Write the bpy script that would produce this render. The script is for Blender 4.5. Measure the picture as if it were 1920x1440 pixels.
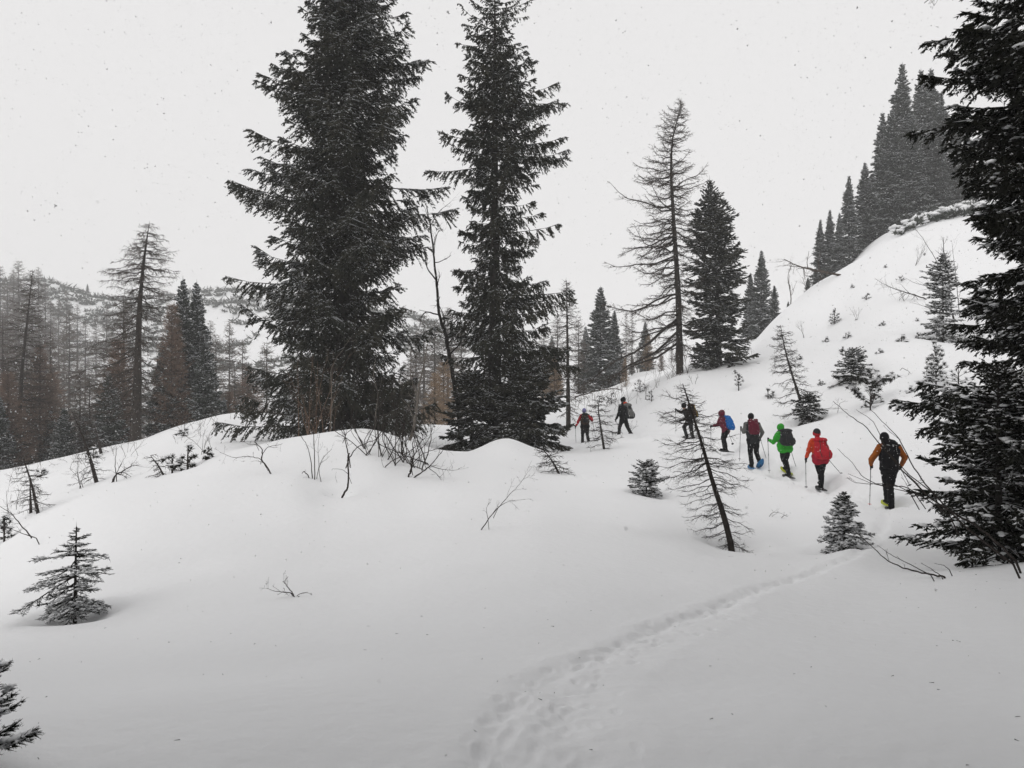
import bpy, math, random
import numpy as np
from mathutils import Vector

for o in list(bpy.data.objects):
    bpy.data.objects.remove(o)
SC = bpy.context.scene
COL = SC.collection

# ------------------------------------------------------------------ camera
cam_d = bpy.data.cameras.new('camera')
cam = bpy.data.objects.new('camera', cam_d)
COL.objects.link(cam)
cam.location = (0, 0, 0)
cam.rotation_euler = (math.radians(90), 0, 0)
cam_d.sensor_width = 36
cam_d.lens = 1450 / 1920 * 36
cam_d.clip_start = 0.05
cam_d.clip_end = 3000
cam_d.dof.use_dof = True
cam_d.dof.focus_distance = 19
cam_d.dof.aperture_fstop = 10.5
SC.camera = cam

# ------------------------------------------------------------------ overcast sky
W = bpy.data.worlds.new('World')
SC.world = W
W.use_nodes = True
nt = W.node_tree
nt.nodes.clear()
out = nt.nodes.new('ShaderNodeOutputWorld')
bg = nt.nodes.new('ShaderNodeBackground')
sky = nt.nodes.new('ShaderNodeTexSky')
sky.sky_type = 'NISHITA'
sky.sun_disc = False
sky.sun_elevation = math.radians(40)
sky.sun_rotation = math.radians(-145)
hsv = nt.nodes.new('ShaderNodeHueSaturation')
hsv.inputs['Saturation'].default_value = 0.0
mix = nt.nodes.new('ShaderNodeMix')
mix.data_type = 'RGBA'
mix.inputs[0].default_value = 0.95
mix.inputs[7].default_value = (8.65, 8.56, 8.56, 1)      # thick even cloud
nt.links.new(sky.outputs[0], hsv.inputs['Color'])
nt.links.new(hsv.outputs[0], mix.inputs[6])
nt.links.new(mix.outputs[2], bg.inputs['Color'])
bg.inputs['Strength'].default_value = 0.1
nt.links.new(bg.outputs[0], out.inputs[0])

sd = bpy.data.lights.new('sun', 'SUN')
sd.energy = 0.78
sd.angle = math.radians(38)
sd.color = (1.0, 0.97, 0.93)
sun = bpy.data.objects.new('sun', sd)
COL.objects.link(sun)
SUN_DIR = Vector((math.sin(math.radians(-145)) * math.cos(math.radians(40)),
                  math.cos(math.radians(-145)) * math.cos(math.radians(40)), math.sin(math.radians(40))))
sun.rotation_euler = SUN_DIR.to_track_quat('Z', 'Y').to_euler()

SC.view_settings.view_transform = 'Standard'
SC.view_settings.look = 'None'
SC.view_settings.exposure = 0.0
SC.view_settings.gamma = 1.0
SC.view_settings.use_curve_mapping = False
SC.cycles.max_bounces = 8
SC.cycles.diffuse_bounces = 4
SC.cycles.volume_bounces = 1
SC.cycles.use_denoising = True

F = 1450.0            # focal length in photograph pixels


# ------------------------------------------------------------------ materials
def mat(name, col, rough=0.8, var=0.0, scale=4.0, bump=0.0, bscale=30.0, col2=None, spec=0.3, metal=0.0):
    m = bpy.data.materials.new(name)
    m.use_nodes = True
    t = m.node_tree
    b = t.nodes['Principled BSDF']
    b.inputs['Roughness'].default_value = rough
    b.inputs['Specular IOR Level'].default_value = spec
    b.inputs['Metallic'].default_value = metal
    b.inputs['Base Color'].default_value = (*col, 1)
    tc = t.nodes.new('ShaderNodeTexCoord')
    if var > 0 or col2:
        n = t.nodes.new('ShaderNodeTexNoise')
        n.inputs['Scale'].default_value = scale
        n.inputs['Detail'].default_value = 4
        t.links.new(tc.outputs['Object'], n.inputs['Vector'])
        r = t.nodes.new('ShaderNodeValToRGB')
        r.color_ramp.elements[0].position = 0.32
        r.color_ramp.elements[1].position = 0.68
        c2 = col2 or tuple(min(1, c * (1 + var)) for c in col)
        c1 = col if col2 else tuple(c * (1 - var) for c in col)
        r.color_ramp.elements[0].color = (*c1, 1)
        r.color_ramp.elements[1].color = (*c2, 1)
        t.links.new(n.outputs['Fac'], r.inputs[0])
        t.links.new(r.outputs[0], b.inputs['Base Color'])
    if bump > 0:
        n2 = t.nodes.new('ShaderNodeTexNoise')
        n2.inputs['Scale'].default_value = bscale
        n2.inputs['Detail'].default_value = 9
        t.links.new(tc.outputs['Object'], n2.inputs['Vector'])
        bp = t.nodes.new('ShaderNodeBump')
        bp.inputs['Strength'].default_value = 1.0
        bp.inputs['Distance'].default_value = bump
        t.links.new(n2.outputs['Fac'], bp.inputs['Height'])
        t.links.new(bp.outputs[0], b.inputs['Normal'])
    return m


M_SNOW = mat('fresh_snow', (0.86, 0.865, 0.875), 0.75, bump=0.014, bscale=7, spec=0.1)
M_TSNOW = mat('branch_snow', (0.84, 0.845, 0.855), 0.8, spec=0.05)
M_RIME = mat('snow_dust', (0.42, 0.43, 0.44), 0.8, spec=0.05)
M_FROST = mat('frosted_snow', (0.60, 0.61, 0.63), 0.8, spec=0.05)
M_FLAKE = bpy.data.materials.new('snowflake')
M_FLAKE.use_nodes = True
_t = M_FLAKE.node_tree; _t.nodes.clear()
_a = _t.nodes.new('ShaderNodeBsdfDiffuse'); _b = _t.nodes.new('ShaderNodeBsdfTranslucent'); _m = _t.nodes.new('ShaderNodeMixShader'); _o = _t.nodes.new('ShaderNodeOutputMaterial')
_a.inputs[0].default_value = (.9, .9, .9, 1); _b.inputs[0].default_value = (.9, .9, .9, 1)
_t.links.new(_a.outputs[0], _m.inputs[1]); _t.links.new(_b.outputs[0], _m.inputs[2]); _t.links.new(_m.outputs[0], _o.inputs[0])
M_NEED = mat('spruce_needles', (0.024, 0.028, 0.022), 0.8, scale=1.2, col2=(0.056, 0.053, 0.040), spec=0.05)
M_NEEDF = mat('spruce_needles_hazed', (0.034, 0.042, 0.036), 0.8, scale=0.8, col2=(0.070, 0.076, 0.064), spec=0.05)  # needle colour lightened to imitate haze on distant trees
M_NEEDB = mat('spruce_needles_shaded', (0.010, 0.012, 0.009), 0.8, scale=2.0, col2=(0.026, 0.026, 0.018), spec=0.05)  # needle colour darkened to imitate lens shading at the right edge
M_BARK = mat('spruce_bark', (0.030, 0.026, 0.023), 0.9, var=0.5, scale=9, bump=0.02, bscale=14)
M_LBARK = mat('larch_bark', (0.034, 0.027, 0.022), 0.9, var=0.5, scale=9, bump=0.015, bscale=14)
M_LTWIG = mat('larch_twig', (0.050, 0.036, 0.027), 0.9, var=0.4, scale=3)
M_FTWIG = mat('hazed_larch_twig', (0.11, 0.09, 0.075), 0.9, var=0.3, scale=1.0, spec=.05)  # paler copy of the larch twig, distance haze put into the colour
M_RTWIG = mat('reddish_twig', (0.17, 0.115, 0.085), 0.9, var=0.35, scale=1.0)
M_BTWIG = mat('ochre_twig', (0.26, 0.18, 0.11), 0.9, var=0.3, scale=1.0)
M_TWIG = mat('dark_twig', (0.026, 0.020, 0.017), 0.85, var=0.4, scale=12)
M_PALE = mat('pale_grey_bark', (0.13, 0.115, 0.10), 0.85, var=0.35, scale=10)

# ------------------------------------------------------------------ geometry collector
class Geo:
    def __init__(s):
        s.seg = []      # p0, p1, r0, r1, mat
        s.raw = []      # verts, faces(ndarray n x k), mat

    def add(s, p0, p1, r0, r1, m=0):
        p0 = np.asarray(p0, float).reshape(-1, 3)
        p1 = np.asarray(p1, float).reshape(-1, 3)
        n = len(p0)
        if n == 0:
            return
        r0 = np.broadcast_to(np.asarray(r0, float), (n,)).copy()
        r1 = np.broadcast_to(np.asarray(r1, float), (n,)).copy()
        m = np.broadcast_to(np.asarray(m), (n,)).copy()
        s.seg.append((p0, p1, r0, r1, m))

    def tube(s, pts, rad, sides=8, m=0, rough=0.0, rng=None, cap=True):
        pts = np.asarray(pts, float)
        rad = np.broadcast_to(np.asarray(rad, float), (len(pts),))
        t = np.gradient(pts, axis=0)
        t /= np.linalg.norm(t, axis=1)[:, None] + 1e-9
        ref = np.array([1.0, 0.13, 0.07]) if abs(t[0][0]) < 0.8 else np.array([0, 1.0, 0.1])
        u = np.cross(t, ref); u /= np.linalg.norm(u, axis=1)[:, None] + 1e-9
        w = np.cross(t, u)
        a = np.linspace(0, 2 * np.pi, sides, endpoint=False)
        rr = rad[:, None] * np.ones((1, sides))
        if rough and rng is not None:
            rr = rr * (1 + rough * rng.normal(size=rr.shape))
        v = pts[:, None] + rr[:, :, None] * (np.cos(a)[None, :, None] * u[:, None] + np.sin(a)[None, :, None] * w[:, None])
        n = len(pts)
        idx = np.arange(n * sides).reshape(n, sides)
        f = np.stack([idx[:-1], np.roll(idx[:-1], -1, 1), np.roll(idx[1:], -1, 1), idx[1:]], -1).reshape(-1, 4)
        vv = v.reshape(-1, 3)
        s.raw.append((vv, f, m))
        if cap:
            for k, ring in ((0, idx[0][::-1]), (1, idx[-1])):
                c = pts[0] if k == 0 else pts[-1]
                vc = np.vstack([vv[ring], c[None]])
                ff = np.array([[i, (i + 1) % sides, sides] for i in range(sides)])
                s.raw.append((vc, ff, m))

    def blobs(s, c, rx, ry, rz, m=0, rng=None, jit=0.15):
        """lumpy low ellipsoids (snow pads)"""
        c = np.asarray(c, float).reshape(-1, 3)
        if len(c) == 0:
            return
        n = len(c)
        rx, ry, rz = [np.broadcast_to(np.asarray(x, float), (n,)) for x in (rx, ry, rz)]
        lat = [1.0, 0.55, 0.0, -0.5]
        base = [[0, 0, 1.0]]
        for l in lat[1:3]:
            for k in range(7):
                a = 2 * math.pi * k / 7 + l * 2
                cr = math.sqrt(1 - l * l)
                base.append([cr * math.cos(a), cr * math.sin(a), l])
        base.append([0, 0, -0.45])
        base = np.array(base)
        faces = []
        for k in range(7):
            k2 = (k + 1) % 7
            faces.append([0, 1 + k, 1 + k2])
            faces.append([1 + k, 8 + k, 8 + k2]); faces.append([1 + k, 8 + k2, 1 + k2])
            faces.append([8 + k, 15, 8 + k2])
        faces = np.array(faces)
        rot = rng.uniform(0, 2 * np.pi, n)
        b = base[None] * (1 + jit * rng.normal(size=(n, len(base), 1)))
        b = b * np.stack([rx, ry, rz], 1)[:, None]
        ca, sa = np.cos(rot)[:, None], np.sin(rot)[:, None]
        v = np.stack([b[..., 0] * ca - b[..., 1] * sa, b[..., 0] * sa + b[..., 1] * ca, b[..., 2]], -1) + c[:, None]
        f = faces[None] + (np.arange(n) * len(base))[:, None, None]
        s.raw.append((v.reshape(-1, 3), f.reshape(-1, 3), m))

    def mesh(s, name, mats, smooth=True, rng=None):
        rng = rng or np.random.default_rng(5)
        V, LV, LS, MI = [], [], [], []
        vo = 0; lo = 0
        def push(v, f, m):
            nonlocal vo, lo
            V.append(v); LV.append((f + vo).reshape(-1))
            k = f.shape[1]
            LS.append(lo + np.arange(len(f)) * k)
            MI.append(np.broadcast_to(m, (len(f),)).astype(np.int32))
            vo += len(v); lo += f.size
        if s.seg:
            p0, p1, r0, r1, mm = [np.concatenate([x[i] for x in s.seg]) for i in range(5)]
            ax = p1 - p0
            L = np.linalg.norm(ax, axis=1)
            ok = L > 1e-6
            p0, p1, r0, r1, mm, ax, L = p0[ok], p1[ok], r0[ok], r1[ok], mm[ok], ax[ok], L[ok]
            ax = ax / L[:, None]
            ref = np.where(np.abs(ax[:, 2:3]) < 0.9, np.array([[0, 0, 1.0]]), np.array([[1.0, 0, 0]]))
            u = np.cross(ax, ref); u /= np.linalg.norm(u, axis=1)[:, None]
            w = np.cross(ax, u)
            ph = rng.uniform(0, 2.1, len(p0))
            A = ph[:, None] + np.array([0, 2.0944, 4.18879])[None]
            d = np.cos(A)[..., None] * u[:, None] + np.sin(A)[..., None] * w[:, None]
            flat = r1 < -.5         # a single blade
            i = np.where(flat)[0]
            if len(i):
                w_ = d[i, 0] * r0[i][:, None] * 1.25
                v = np.stack([p0[i] + w_, p0[i] - w_, p1[i]], 1)
                f = np.array([[0, 1, 2]])[None] + (np.arange(len(i)) * 3)[:, None, None]
                push(v.reshape(-1, 3), f.reshape(-1, 3), mm[i])
            cone = (r1 <= 0) & ~flat
            i = np.where(cone)[0]
            if len(i):
                v = np.concatenate([p0[i][:, None] + r0[i][:, None, None] * d[i], p1[i][:, None]], 1)
                f = np.array([[0, 1, 3], [1, 2, 3], [2, 0, 3]])[None] + (np.arange(len(i)) * 4)[:, None, None]
                push(v.reshape(-1, 3), f.reshape(-1, 3), np.repeat(mm[i], 3))
            i = np.where(~cone & ~flat)[0]
            if len(i):
                v = np.concatenate([p0[i][:, None] + r0[i][:, None, None] * d[i], p1[i][:, None] + r1[i][:, None, None] * d[i]], 1)
                f = np.array([[0, 1, 4, 3], [1, 2, 5, 4], [2, 0, 3, 5]])[None] + (np.arange(len(i)) * 6)[:, None, None]
                push(v.reshape(-1, 3), f.reshape(-1, 4), np.repeat(mm[i], 3))
        for v, f, m in s.raw:
            push(v, f, m)
        me = bpy.data.meshes.new(name)
        V = np.concatenate(V).astype(np.float32); LV = np.concatenate(LV).astype(np.int32)
        LS = np.concatenate(LS).astype(np.int32); MI = np.concatenate(MI)
        me.vertices.add(len(V)); me.vertices.foreach_set('co', V.ravel())
        me.loops.add(len(LV)); me.loops.foreach_set('vertex_index', LV)
        me.polygons.add(len(LS)); me.polygons.foreach_set('loop_start', LS)
        for mt in mats:
            me.materials.append(mt)
        me.polygons.foreach_set('material_index', MI)
        if smooth:
            me.polygons.foreach_set('use_smooth', np.ones(len(LS), bool))
        me.update(calc_edges=True)
        return me


def obj(name, me, parent=None, loc=None):
    o = bpy.data.objects.new(name, me)
    COL.objects.link(o)
    if parent is not None:
        o.parent = parent
    if loc is not None:
        o.location = loc
    return o


def tag(o, label=None, cat=None, group=None, kind=None):
    if label: o['label'] = label
    if cat: o['category'] = cat
    if group: o['group'] = group
    if kind: o['kind'] = kind
    return o


def empty(name, loc, label=None, cat=None, group=None):
    o = bpy.data.objects.new(name, None)
    COL.objects.link(o)
    o.location = loc
    o.empty_display_size = 0.2
    return tag(o, label, cat, group)


def copy_tree(o, loc, rz=0, scale=1.0, label=None, tilt=(0, 0)):
    c = o.copy(); COL.objects.link(c)
    c.location = loc
    c.rotation_euler = (tilt[0], tilt[1], rz)
    c.scale = (scale, scale, scale) if not isinstance(scale, tuple) else scale
    if label: c['label'] = label
    for ch in o.children:
        k = ch.copy(); COL.objects.link(k); k.parent = c
        for g in ch.children:
            kk = g.copy(); COL.objects.link(kk); kk.parent = k
    return c


# ------------------------------------------------------------------ noise
def vnoise(x, y, seed=0):
    xi = np.floor(x).astype(np.int64); yi = np.floor(y).astype(np.int64)
    fx = x - xi; fy = y - yi
    fx = fx * fx * fx * (fx * (fx * 6 - 15) + 10); fy = fy * fy * fy * (fy * (fy * 6 - 15) + 10)
    def h(a, b):
        n = (a * 374761393 + b * 668265263 + seed * 974711) & 0x7fffffff
        n = ((n ^ (n >> 13)) * 1274126177) & 0x7fffffff
        n = n ^ (n >> 16)
        return (n & 0xffff) / 32767.5 - 1
    return (h(xi, yi) * (1 - fx) + h(xi + 1, yi) * fx) * (1 - fy) + (h(xi, yi + 1) * (1 - fx) + h(xi + 1, yi + 1) * fx) * fy


# ------------------------------------------------------------------ terrain shape
def pchip(xk, yk, x):
    """monotone cubic through knots; yk may be (n,) or (n,m)"""
    xk = np.asarray(xk, float); yk = np.asarray(yk, float)
    one = yk.ndim == 1
    if one: yk = yk[:, None]
    h = np.diff(xk)[:, None]; d = np.diff(yk, axis=0) / h
    m = np.zeros_like(yk)
    m[0] = d[0]; m[-1] = d[-1]
    w1 = 2 * h[1:] + h[:-1]; w2 = h[1:] + 2 * h[:-1]
    with np.errstate(divide='ignore', invalid='ignore'):
        hm = (w1 + w2) / (w1 / d[:-1] + w2 / d[1:])
    m[1:-1] = np.where(d[:-1] * d[1:] > 0, hm, 0)
    x = np.clip(x, xk[0], xk[-1])
    i = np.clip(np.searchsorted(xk, x, side='right') - 1, 0, len(xk) - 2)
    t = ((x - xk[i]) / h[i, 0])[:, None]; hh = h[i]
    r = (yk[i] * (1 + 2 * t) * (1 - t) ** 2 + m[i] * hh * t * (1 - t) ** 2 + yk[i + 1] * t * t * (3 - 2 * t) + m[i + 1] * hh * t * t * (t - 1))
    return r[:, 0] if one else r


# each azimuth (named by photograph column): distance ahead in metres -> photograph row of the snow there
VAL = {  # far valley and hillside: (Y, z)
    -300: [(44, -6), (70, -13), (100, -12), (150, -4), (220, 18), (280, 46), (330, 50), (600, 40)],
    0:    [(44, -6), (70, -12), (95, -11), (150, -4), (220, 12), (285, 38), (330, 40), (600, 30)],
    130:  [(45, -6), (70, -12), (95, -11), (150, -4), (220, 11), (285, 30), (330, 31), (600, 26)],
    300:  [(47, -5), (70, -11), (95, -11), (150, -5), (220, 12), (285, 32), (330, 33), (600, 26)],
    440:  [(47, -4.5), (70, -10), (95, -11), (150, -5), (220, 11), (285, 31), (330, 32), (600, 26)],
    680:  [(47, -3), (70, -8), (95, -9), (150, -5), (220, 9), (285, 27), (330, 28), (600, 20)],
    860:  [(50, -3), (70, -6), (95, -7), (150, -4), (220, 6), (285, 20), (330, 21), (600, 15)],
}
COLS = {
    -300: ([(3.3, 1440), (6, 1270), (9, 1200), (14, 1160), (18, 1130), (22, 1090), (30, 1000), (38, 930)], VAL[-300]),
    0:    ([(3.3, 1440), (6, 1250), (9, 1160), (13, 1090), (17, 1024), (19, 1030), (24, 985), (38, 882)], VAL[0]),
    70:   ([(3.3, 1440), (6, 1245), (9, 1152), (13, 1060), (17, 975), (20, 985), (25, 945), (38, 866)], VAL[0]),
    200:  ([(3.3, 1440), (6, 1245), (9, 1140), (13, 1010), (18, 914), (21, 925), (30, 885), (39, 843)], VAL[130]),
    330:  ([(3.2, 1440), (6, 1240), (9, 1125), (13, 990), (19, 882), (22, 892), (30, 850), (40, 797)], VAL[300]),
    430:  ([(3.2, 1440), (6, 1230), (9, 1115), (13, 985), (20, 850), (23, 862), (30, 825), (41, 771)], VAL[440]),
    550:  ([(3.2, 1440), (6, 1225), (9, 1115), (13, 990), (17, 890), (21, 823), (26, 850), (41, 778)], VAL[440]),
    620:  ([(3.2, 1440), (6, 1225), (9, 1115), (13, 1000), (16.5, 920), (21, 812), (25, 835), (32, 825), (41, 785)], VAL[680]),
    690:  ([(3.2, 1440), (6, 1225), (9, 1115), (13, 1000), (16.5, 920), (21, 804), (25, 835), (32, 830), (41, 790)], VAL[680]),
    760:  ([(3.2, 1440), (6, 1225), (9, 1110), (13, 1000), (17, 915), (21, 824), (25, 850), (32, 838), (41, 795)], VAL[680]),
    850:  ([(3.2, 1440), (6, 1225), (9, 1100), (13, 995), (18, 895), (22, 851), (26, 862), (31, 852), (41, 800)], VAL[860]),
    950:  ([(3.2, 1440), (6, 1225), (9, 1095), (13, 995), (18, 905), (21.5, 862), (25, 822), (28, 848), (34, 840), (44, 795)], VAL[860]),
    1005: ([(3.2, 1440), (5, 1280), (7.5, 1140), (11, 1035), (15, 955), (20, 890), (25, 845), (29, 855), (36, 838), (45, 790), (60, 745)], [(75, -2.5), (150, -2), (285, 13), (330, 13), (600, 10)]),
    1100: ([(3.2, 1440), (5, 1275), (7.5, 1145), (11, 1040), (15, 965), (20, 900), (25, 868), (29, 848), (36, 838), (45, 790), (60, 740)], [(75, -1.5), (150, -1), (285, 8), (330, 8), (600, 8)]),
    1170: ([(3.2, 1440), (5, 1275), (7.5, 1150), (11, 1045), (15, 970), (20, 900), (25, 865), (29, 838), (33, 824), (40, 785), (52, 735)], [(60, -0.4), (75, 0.2), (150, 2), (285, 6), (600, 8)]),
    1280: ([(3.2, 1440), (5, 1272), (7.5, 1155), (11, 1055), (15, 985), (20, 915), (25, 872), (30, 840), (34, 820), (38, 755), (42, 700)], [(47, 0.75), (60, 1), (100, 3), (285, 6), (600, 8)]),
    1360: ([(3.2, 1440), (5, 1270), (7.5, 1155), (11, 1062), (14, 1022), (18, 950), (22, 905), (30, 848), (34, 800), (40, 725), (44, 687)], [(50, 1.1), (60, 1.5), (100, 5), (285, 8), (600, 8)]),
    1412: ([(3.2, 1440), (5, 1268), (7.5, 1158), (11, 1070), (14, 1022), (18, 960), (22, 918), (26, 879), (31, 800), (38, 730), (46, 678)], [(50, 1.6), (62, 3.2), (80, 4), (285, 8), (600, 8)]),
    1440: ([(3.2, 1440), (5, 1268), (7.5, 1158), (11, 1072), (14, 1022), (18, 965), (22, 922), (25, 886), (31, 795), (38, 728), (46, 668), (62, 615)], [(68, 4.7), (100, 6), (285, 8), (600, 8)]),
    1475: ([(3.2, 1440), (5, 1268), (7.5, 1160), (11, 1075), (14, 1025), (18, 970), (21, 930), (24, 899), (31, 780), (38, 715), (46, 655), (62, 588)], [(68, 5.9), (100, 8), (285, 8), (600, 8)]),
    1540: ([(3.2, 1440), (5, 1266), (7.5, 1165), (10, 1085), (13, 1035), (17, 980), (22, 917), (28, 800), (38, 700), (52, 600), (66, 528)], [(72, 9.2), (85, 10.5), (120, 13), (285, 14), (600, 14)]),
    1600: ([(3.2, 1440), (5, 1266), (7.5, 1170), (10, 1085), (12, 1030), (15, 992), (19, 935), (24, 850), (34, 715), (50, 580), (68, 493)], [(74, 11.3), (85, 13.5), (120, 17), (285, 20), (600, 20)]),
    1660: ([(3.2, 1440), (5, 1268), (7.5, 1170), (9.5, 1100), (12, 1040), (15, 990), (18, 955), (22.5, 845), (28, 760), (37, 655), (50, 550), (68, 452)], [(76, 14.5), (88, 17), (120, 22), (285, 26), (600, 26)]),
    1760: ([(3.2, 1440), (5, 1262), (7, 1165), (9, 1082), (12, 1055), (15, 1000), (18, 930), (24, 800), (31, 700), (40, 610), (52, 510), (68, 410)], [(74, 15.7), (82, 18.8), (95, 21), (120, 26), (285, 30), (600, 30)]),
    1850: ([(3.2, 1440), (5, 1250), (7, 1145), (9, 1064), (11, 1050), (14, 1000), (18, 895), (24, 780), (31, 680), (40, 590), (52, 495), (68, 395)], [(74, 17), (82, 19.5), (95, 23), (120, 28), (285, 34), (600, 34)]),
    1930: ([(3.2, 1440), (5, 1240), (7, 1135), (9, 1048), (11, 1040), (14, 970), (18, 870), (24, 760), (31, 660), (40, 575), (52, 480), (68, 385)], [(74, 18), (82, 21), (95, 25), (120, 30), (285, 38), (600, 38)]),
    2300: ([(3.2, 1400), (5, 1190), (7, 1070), (9, 1000), (12, 920), (18, 800), (24, 700), (31, 610), (52, 440), (68, 370)], [(82, 23), (120, 34), (285, 45), (600, 45)]),
}
RG = np.concatenate([[0.0, 0.5, 1.0], np.arange(1.5, 60, 0.25), np.geomspace(60, 700, 200)])
ths, prof = [], []
for u, (kv, kz) in sorted(COLS.items()):
    th = math.atan((u - 960) / F); c = 1 / math.cos(th)
    R = [0.0, 1.6] + [y * c for y, v in kv] + [y * c for y, z in kz]
    Z = [-1.58, -1.58] + [-(v - 720) * y / F for y, v in kv] + [z for y, z in kz]
    ths.append(th); prof.append(pchip(R, Z, RG))
PI = math.pi
for th, kk in ((-1.35, [(0, -1.58), (1.6, -1.6), (8, -2.9), (30, -7), (80, -14), (200, 5), (320, 40), (700, 60)]),
               (-2.1, [(0, -1.58), (1.6, -1.56), (8, -1.9), (30, -4), (80, -9), (200, 10), (320, 40), (700, 60)]),
               (-PI, [(0, -1.58), (1.6, -1.5), (8, -1.0), (30, 1), (80, 8), (200, 30), (320, 45), (700, 60)]),
               (1.35, [(0, -1.58), (1.6, -1.45), (8, 0.4), (30, 9), (80, 27), (200, 45), (320, 55), (700, 60)]),
               (2.1, [(0, -1.58), (1.6, -1.4), (8, 0.2), (30, 7), (80, 22), (200, 40), (320, 55), (700, 60)]),
               (PI, [(0, -1.58), (1.6, -1.5), (8, -1.0), (30, 1), (80, 8), (200, 30), (320, 45), (700, 60)])):
    ths.append(th); prof.append(pchip([a for a, b in kk], [b for a, b in kk], RG))
o_ = np.argsort(ths)
TH = np.array(ths)[o_]; PR = np.array(prof)[o_]
TG = np.concatenate([np.linspace(-PI, -0.75, 60, endpoint=False), np.linspace(-0.75, 0.75, 600), np.linspace(0.75, PI, 61)[1:]])
TAB = pchip(TH, PR, TG)
# soften the columns a little sideways
ker = np.exp(-0.5 * (np.arange(-9, 10) / 3.6) ** 2); ker /= ker.sum()
pad = np.vstack([TAB[:1]] * 9 + [TAB] + [TAB[-1:]] * 9)
TAB = sum(ker[k] * pad[k:k + len(TAB)] for k in range(19))
K2 = 60
ker2 = np.exp(-0.5 * (np.arange(-K2, K2 + 1) / 24.0) ** 2); ker2 /= ker2.sum()
pad2 = np.vstack([TAB[:1]] * K2 + [TAB] + [TAB[-1:]] * K2)
TB2 = sum(ker2[k] * pad2[k:k + len(TAB)] for k in range(2 * K2 + 1))
wn = np.clip((16 - RG) / 7, 0, 1)[None]
TAB = TAB * (1 - wn) + TB2 * wn


def base_z(x, y):
    x = np.asarray(x, float); y = np.asarray(y, float)
    th = np.arctan2(x, y); r = np.hypot(x, y)
    ti = np.interp(th, TG, np.arange(len(TG))); ri = np.interp(r, RG, np.arange(len(RG)))
    i = np.clip(ti.astype(int), 0, len(TG) - 2); j = np.clip(ri.astype(int), 0, len(RG) - 2)
    a = ti - i; b = ri - j
    z = (TAB[i, j] * (1 - a) + TAB[i + 1, j] * a) * (1 - b) + (TAB[i, j + 1] * (1 - a) + TAB[i + 1, j + 1] * a) * b
    nz = 0.06 * vnoise(x / 2.6, y / 2.6, 1) + 0.02 * vnoise(x / 0.9, y / 0.9, 2)
    nz = nz * np.clip((r - 1) / 4, 0, 1) + np.clip((r - 60) / 60, 0, 1) * (0.9 * vnoise(x / 14, y / 14, 3) + 0.35 * vnoise(x / 5, y / 5, 4))
    nz = nz + np.clip((r - 22) / 10, 0, 1) * (0.10 * vnoise(x / 2.3, y / 2.3, 6) + 0.20 * vnoise(x / 5.3, y / 5.3, 7))
    nz = nz + np.clip((r - 26) / 10, 0, 1) * np.clip((x - 6) / 8, 0, 1) * (0.26 * vnoise(x / 3.7, y / 4.4, 10) + 0.22 * np.abs(vnoise(x / 2.1, y / 2.6, 12)))
    nz = nz + np.clip((r - 120) / 60, 0, 1) * (2.6 * vnoise(x / 33, y / 26, 8) + 1.2 * vnoise(x / 13, y / 13, 9))
    return z + nz


def hit(u, v, y0=2.0, y1=90.0):
    """first point of the snow surface seen at a photograph pixel"""
    Y = np.concatenate([np.arange(y0, min(y1, 60), 0.02), np.arange(60, max(y1, 60.1), 0.1)])
    x = Y * (u - 960) / F; z = -(v - 720) * Y / F
    d = z - base_z(x, Y)
    k = np.where((d[:-1] > 0) & (d[1:] <= 0))[0]
    if len(k) == 0:
        k = [int(np.argmin(np.abs(d)))]
    return np.array([x[k[0]], Y[k[0]], z[k[0]]])


def P3(u, v, Y):
    return np.array([(u - 960) / F * Y, Y, -(v - 720) / F * Y])

# ------------------------------------------------------------------ trail, hollows, terrain mesh
def poly_hits(px, y0=2.6):
    return np.array([hit(u, v, y0)[:2] for u, v in px])


def resample(pts, step):
    pts = np.asarray(pts, float)
    d = np.concatenate([[0], np.cumsum(np.linalg.norm(np.diff(pts, axis=0), axis=1))])
    n = max(2, int(d[-1] / step) + 1)
    s = np.linspace(0, d[-1], n)
    return np.stack([np.interp(s, d, pts[:, k]) for k in range(pts.shape[1])], 1)


NEAR_A = poly_hits([(905, 1439), (935, 1350), (985, 1285), (1060, 1247), (1130, 1222), (1190, 1195), (1290, 1155), (1370, 1125), (1450, 1096), (1540, 1070), (1600, 1046), (1645, 1010), (1668, 960)])
NEAR_B = poly_hits([(1010, 1439), (1030, 1380), (1060, 1310), (1120, 1260), (1200, 1215), (1290, 1172), (1360, 1140)])
NEAR_C = poly_hits([(1090, 1439), (1085, 1370), (1070, 1300)])
FAR_T = poly_hits([(1668, 957), (1610, 935), (1540, 918), (1476, 897), (1414, 879), (1358, 849), (1298, 826), (1240, 815), (1172, 825), (1097, 838), (1045, 843)])
rs = np.random.default_rng(11)
STAMPS = []     # x, y, dx, dy, half length, half width, depth


def prints(line, step, lat, hl, hw, depth, jit=0.06):
    p = resample(line, step)
    t = np.gradient(p, axis=0); t /= np.linalg.norm(t, axis=1)[:, None]
    n = np.stack([-t[:, 1], t[:, 0]], 1)
    for k in range(len(p)):
        q = p[k] + n[k] * lat * (1 if k % 2 else -1) + rs.normal(size=2) * jit
        a = rs.normal() * 0.25
        tx, ty = t[k][0] * math.cos(a) - t[k][1] * math.sin(a), t[k][0] * math.sin(a) + t[k][1] * math.cos(a)
        STAMPS.append((q[0], q[1], tx, ty, hl * rs.uniform(.7, 1.2), hw * rs.uniform(.8, 1.2), depth * rs.uniform(.35, 1.15)))


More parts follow.
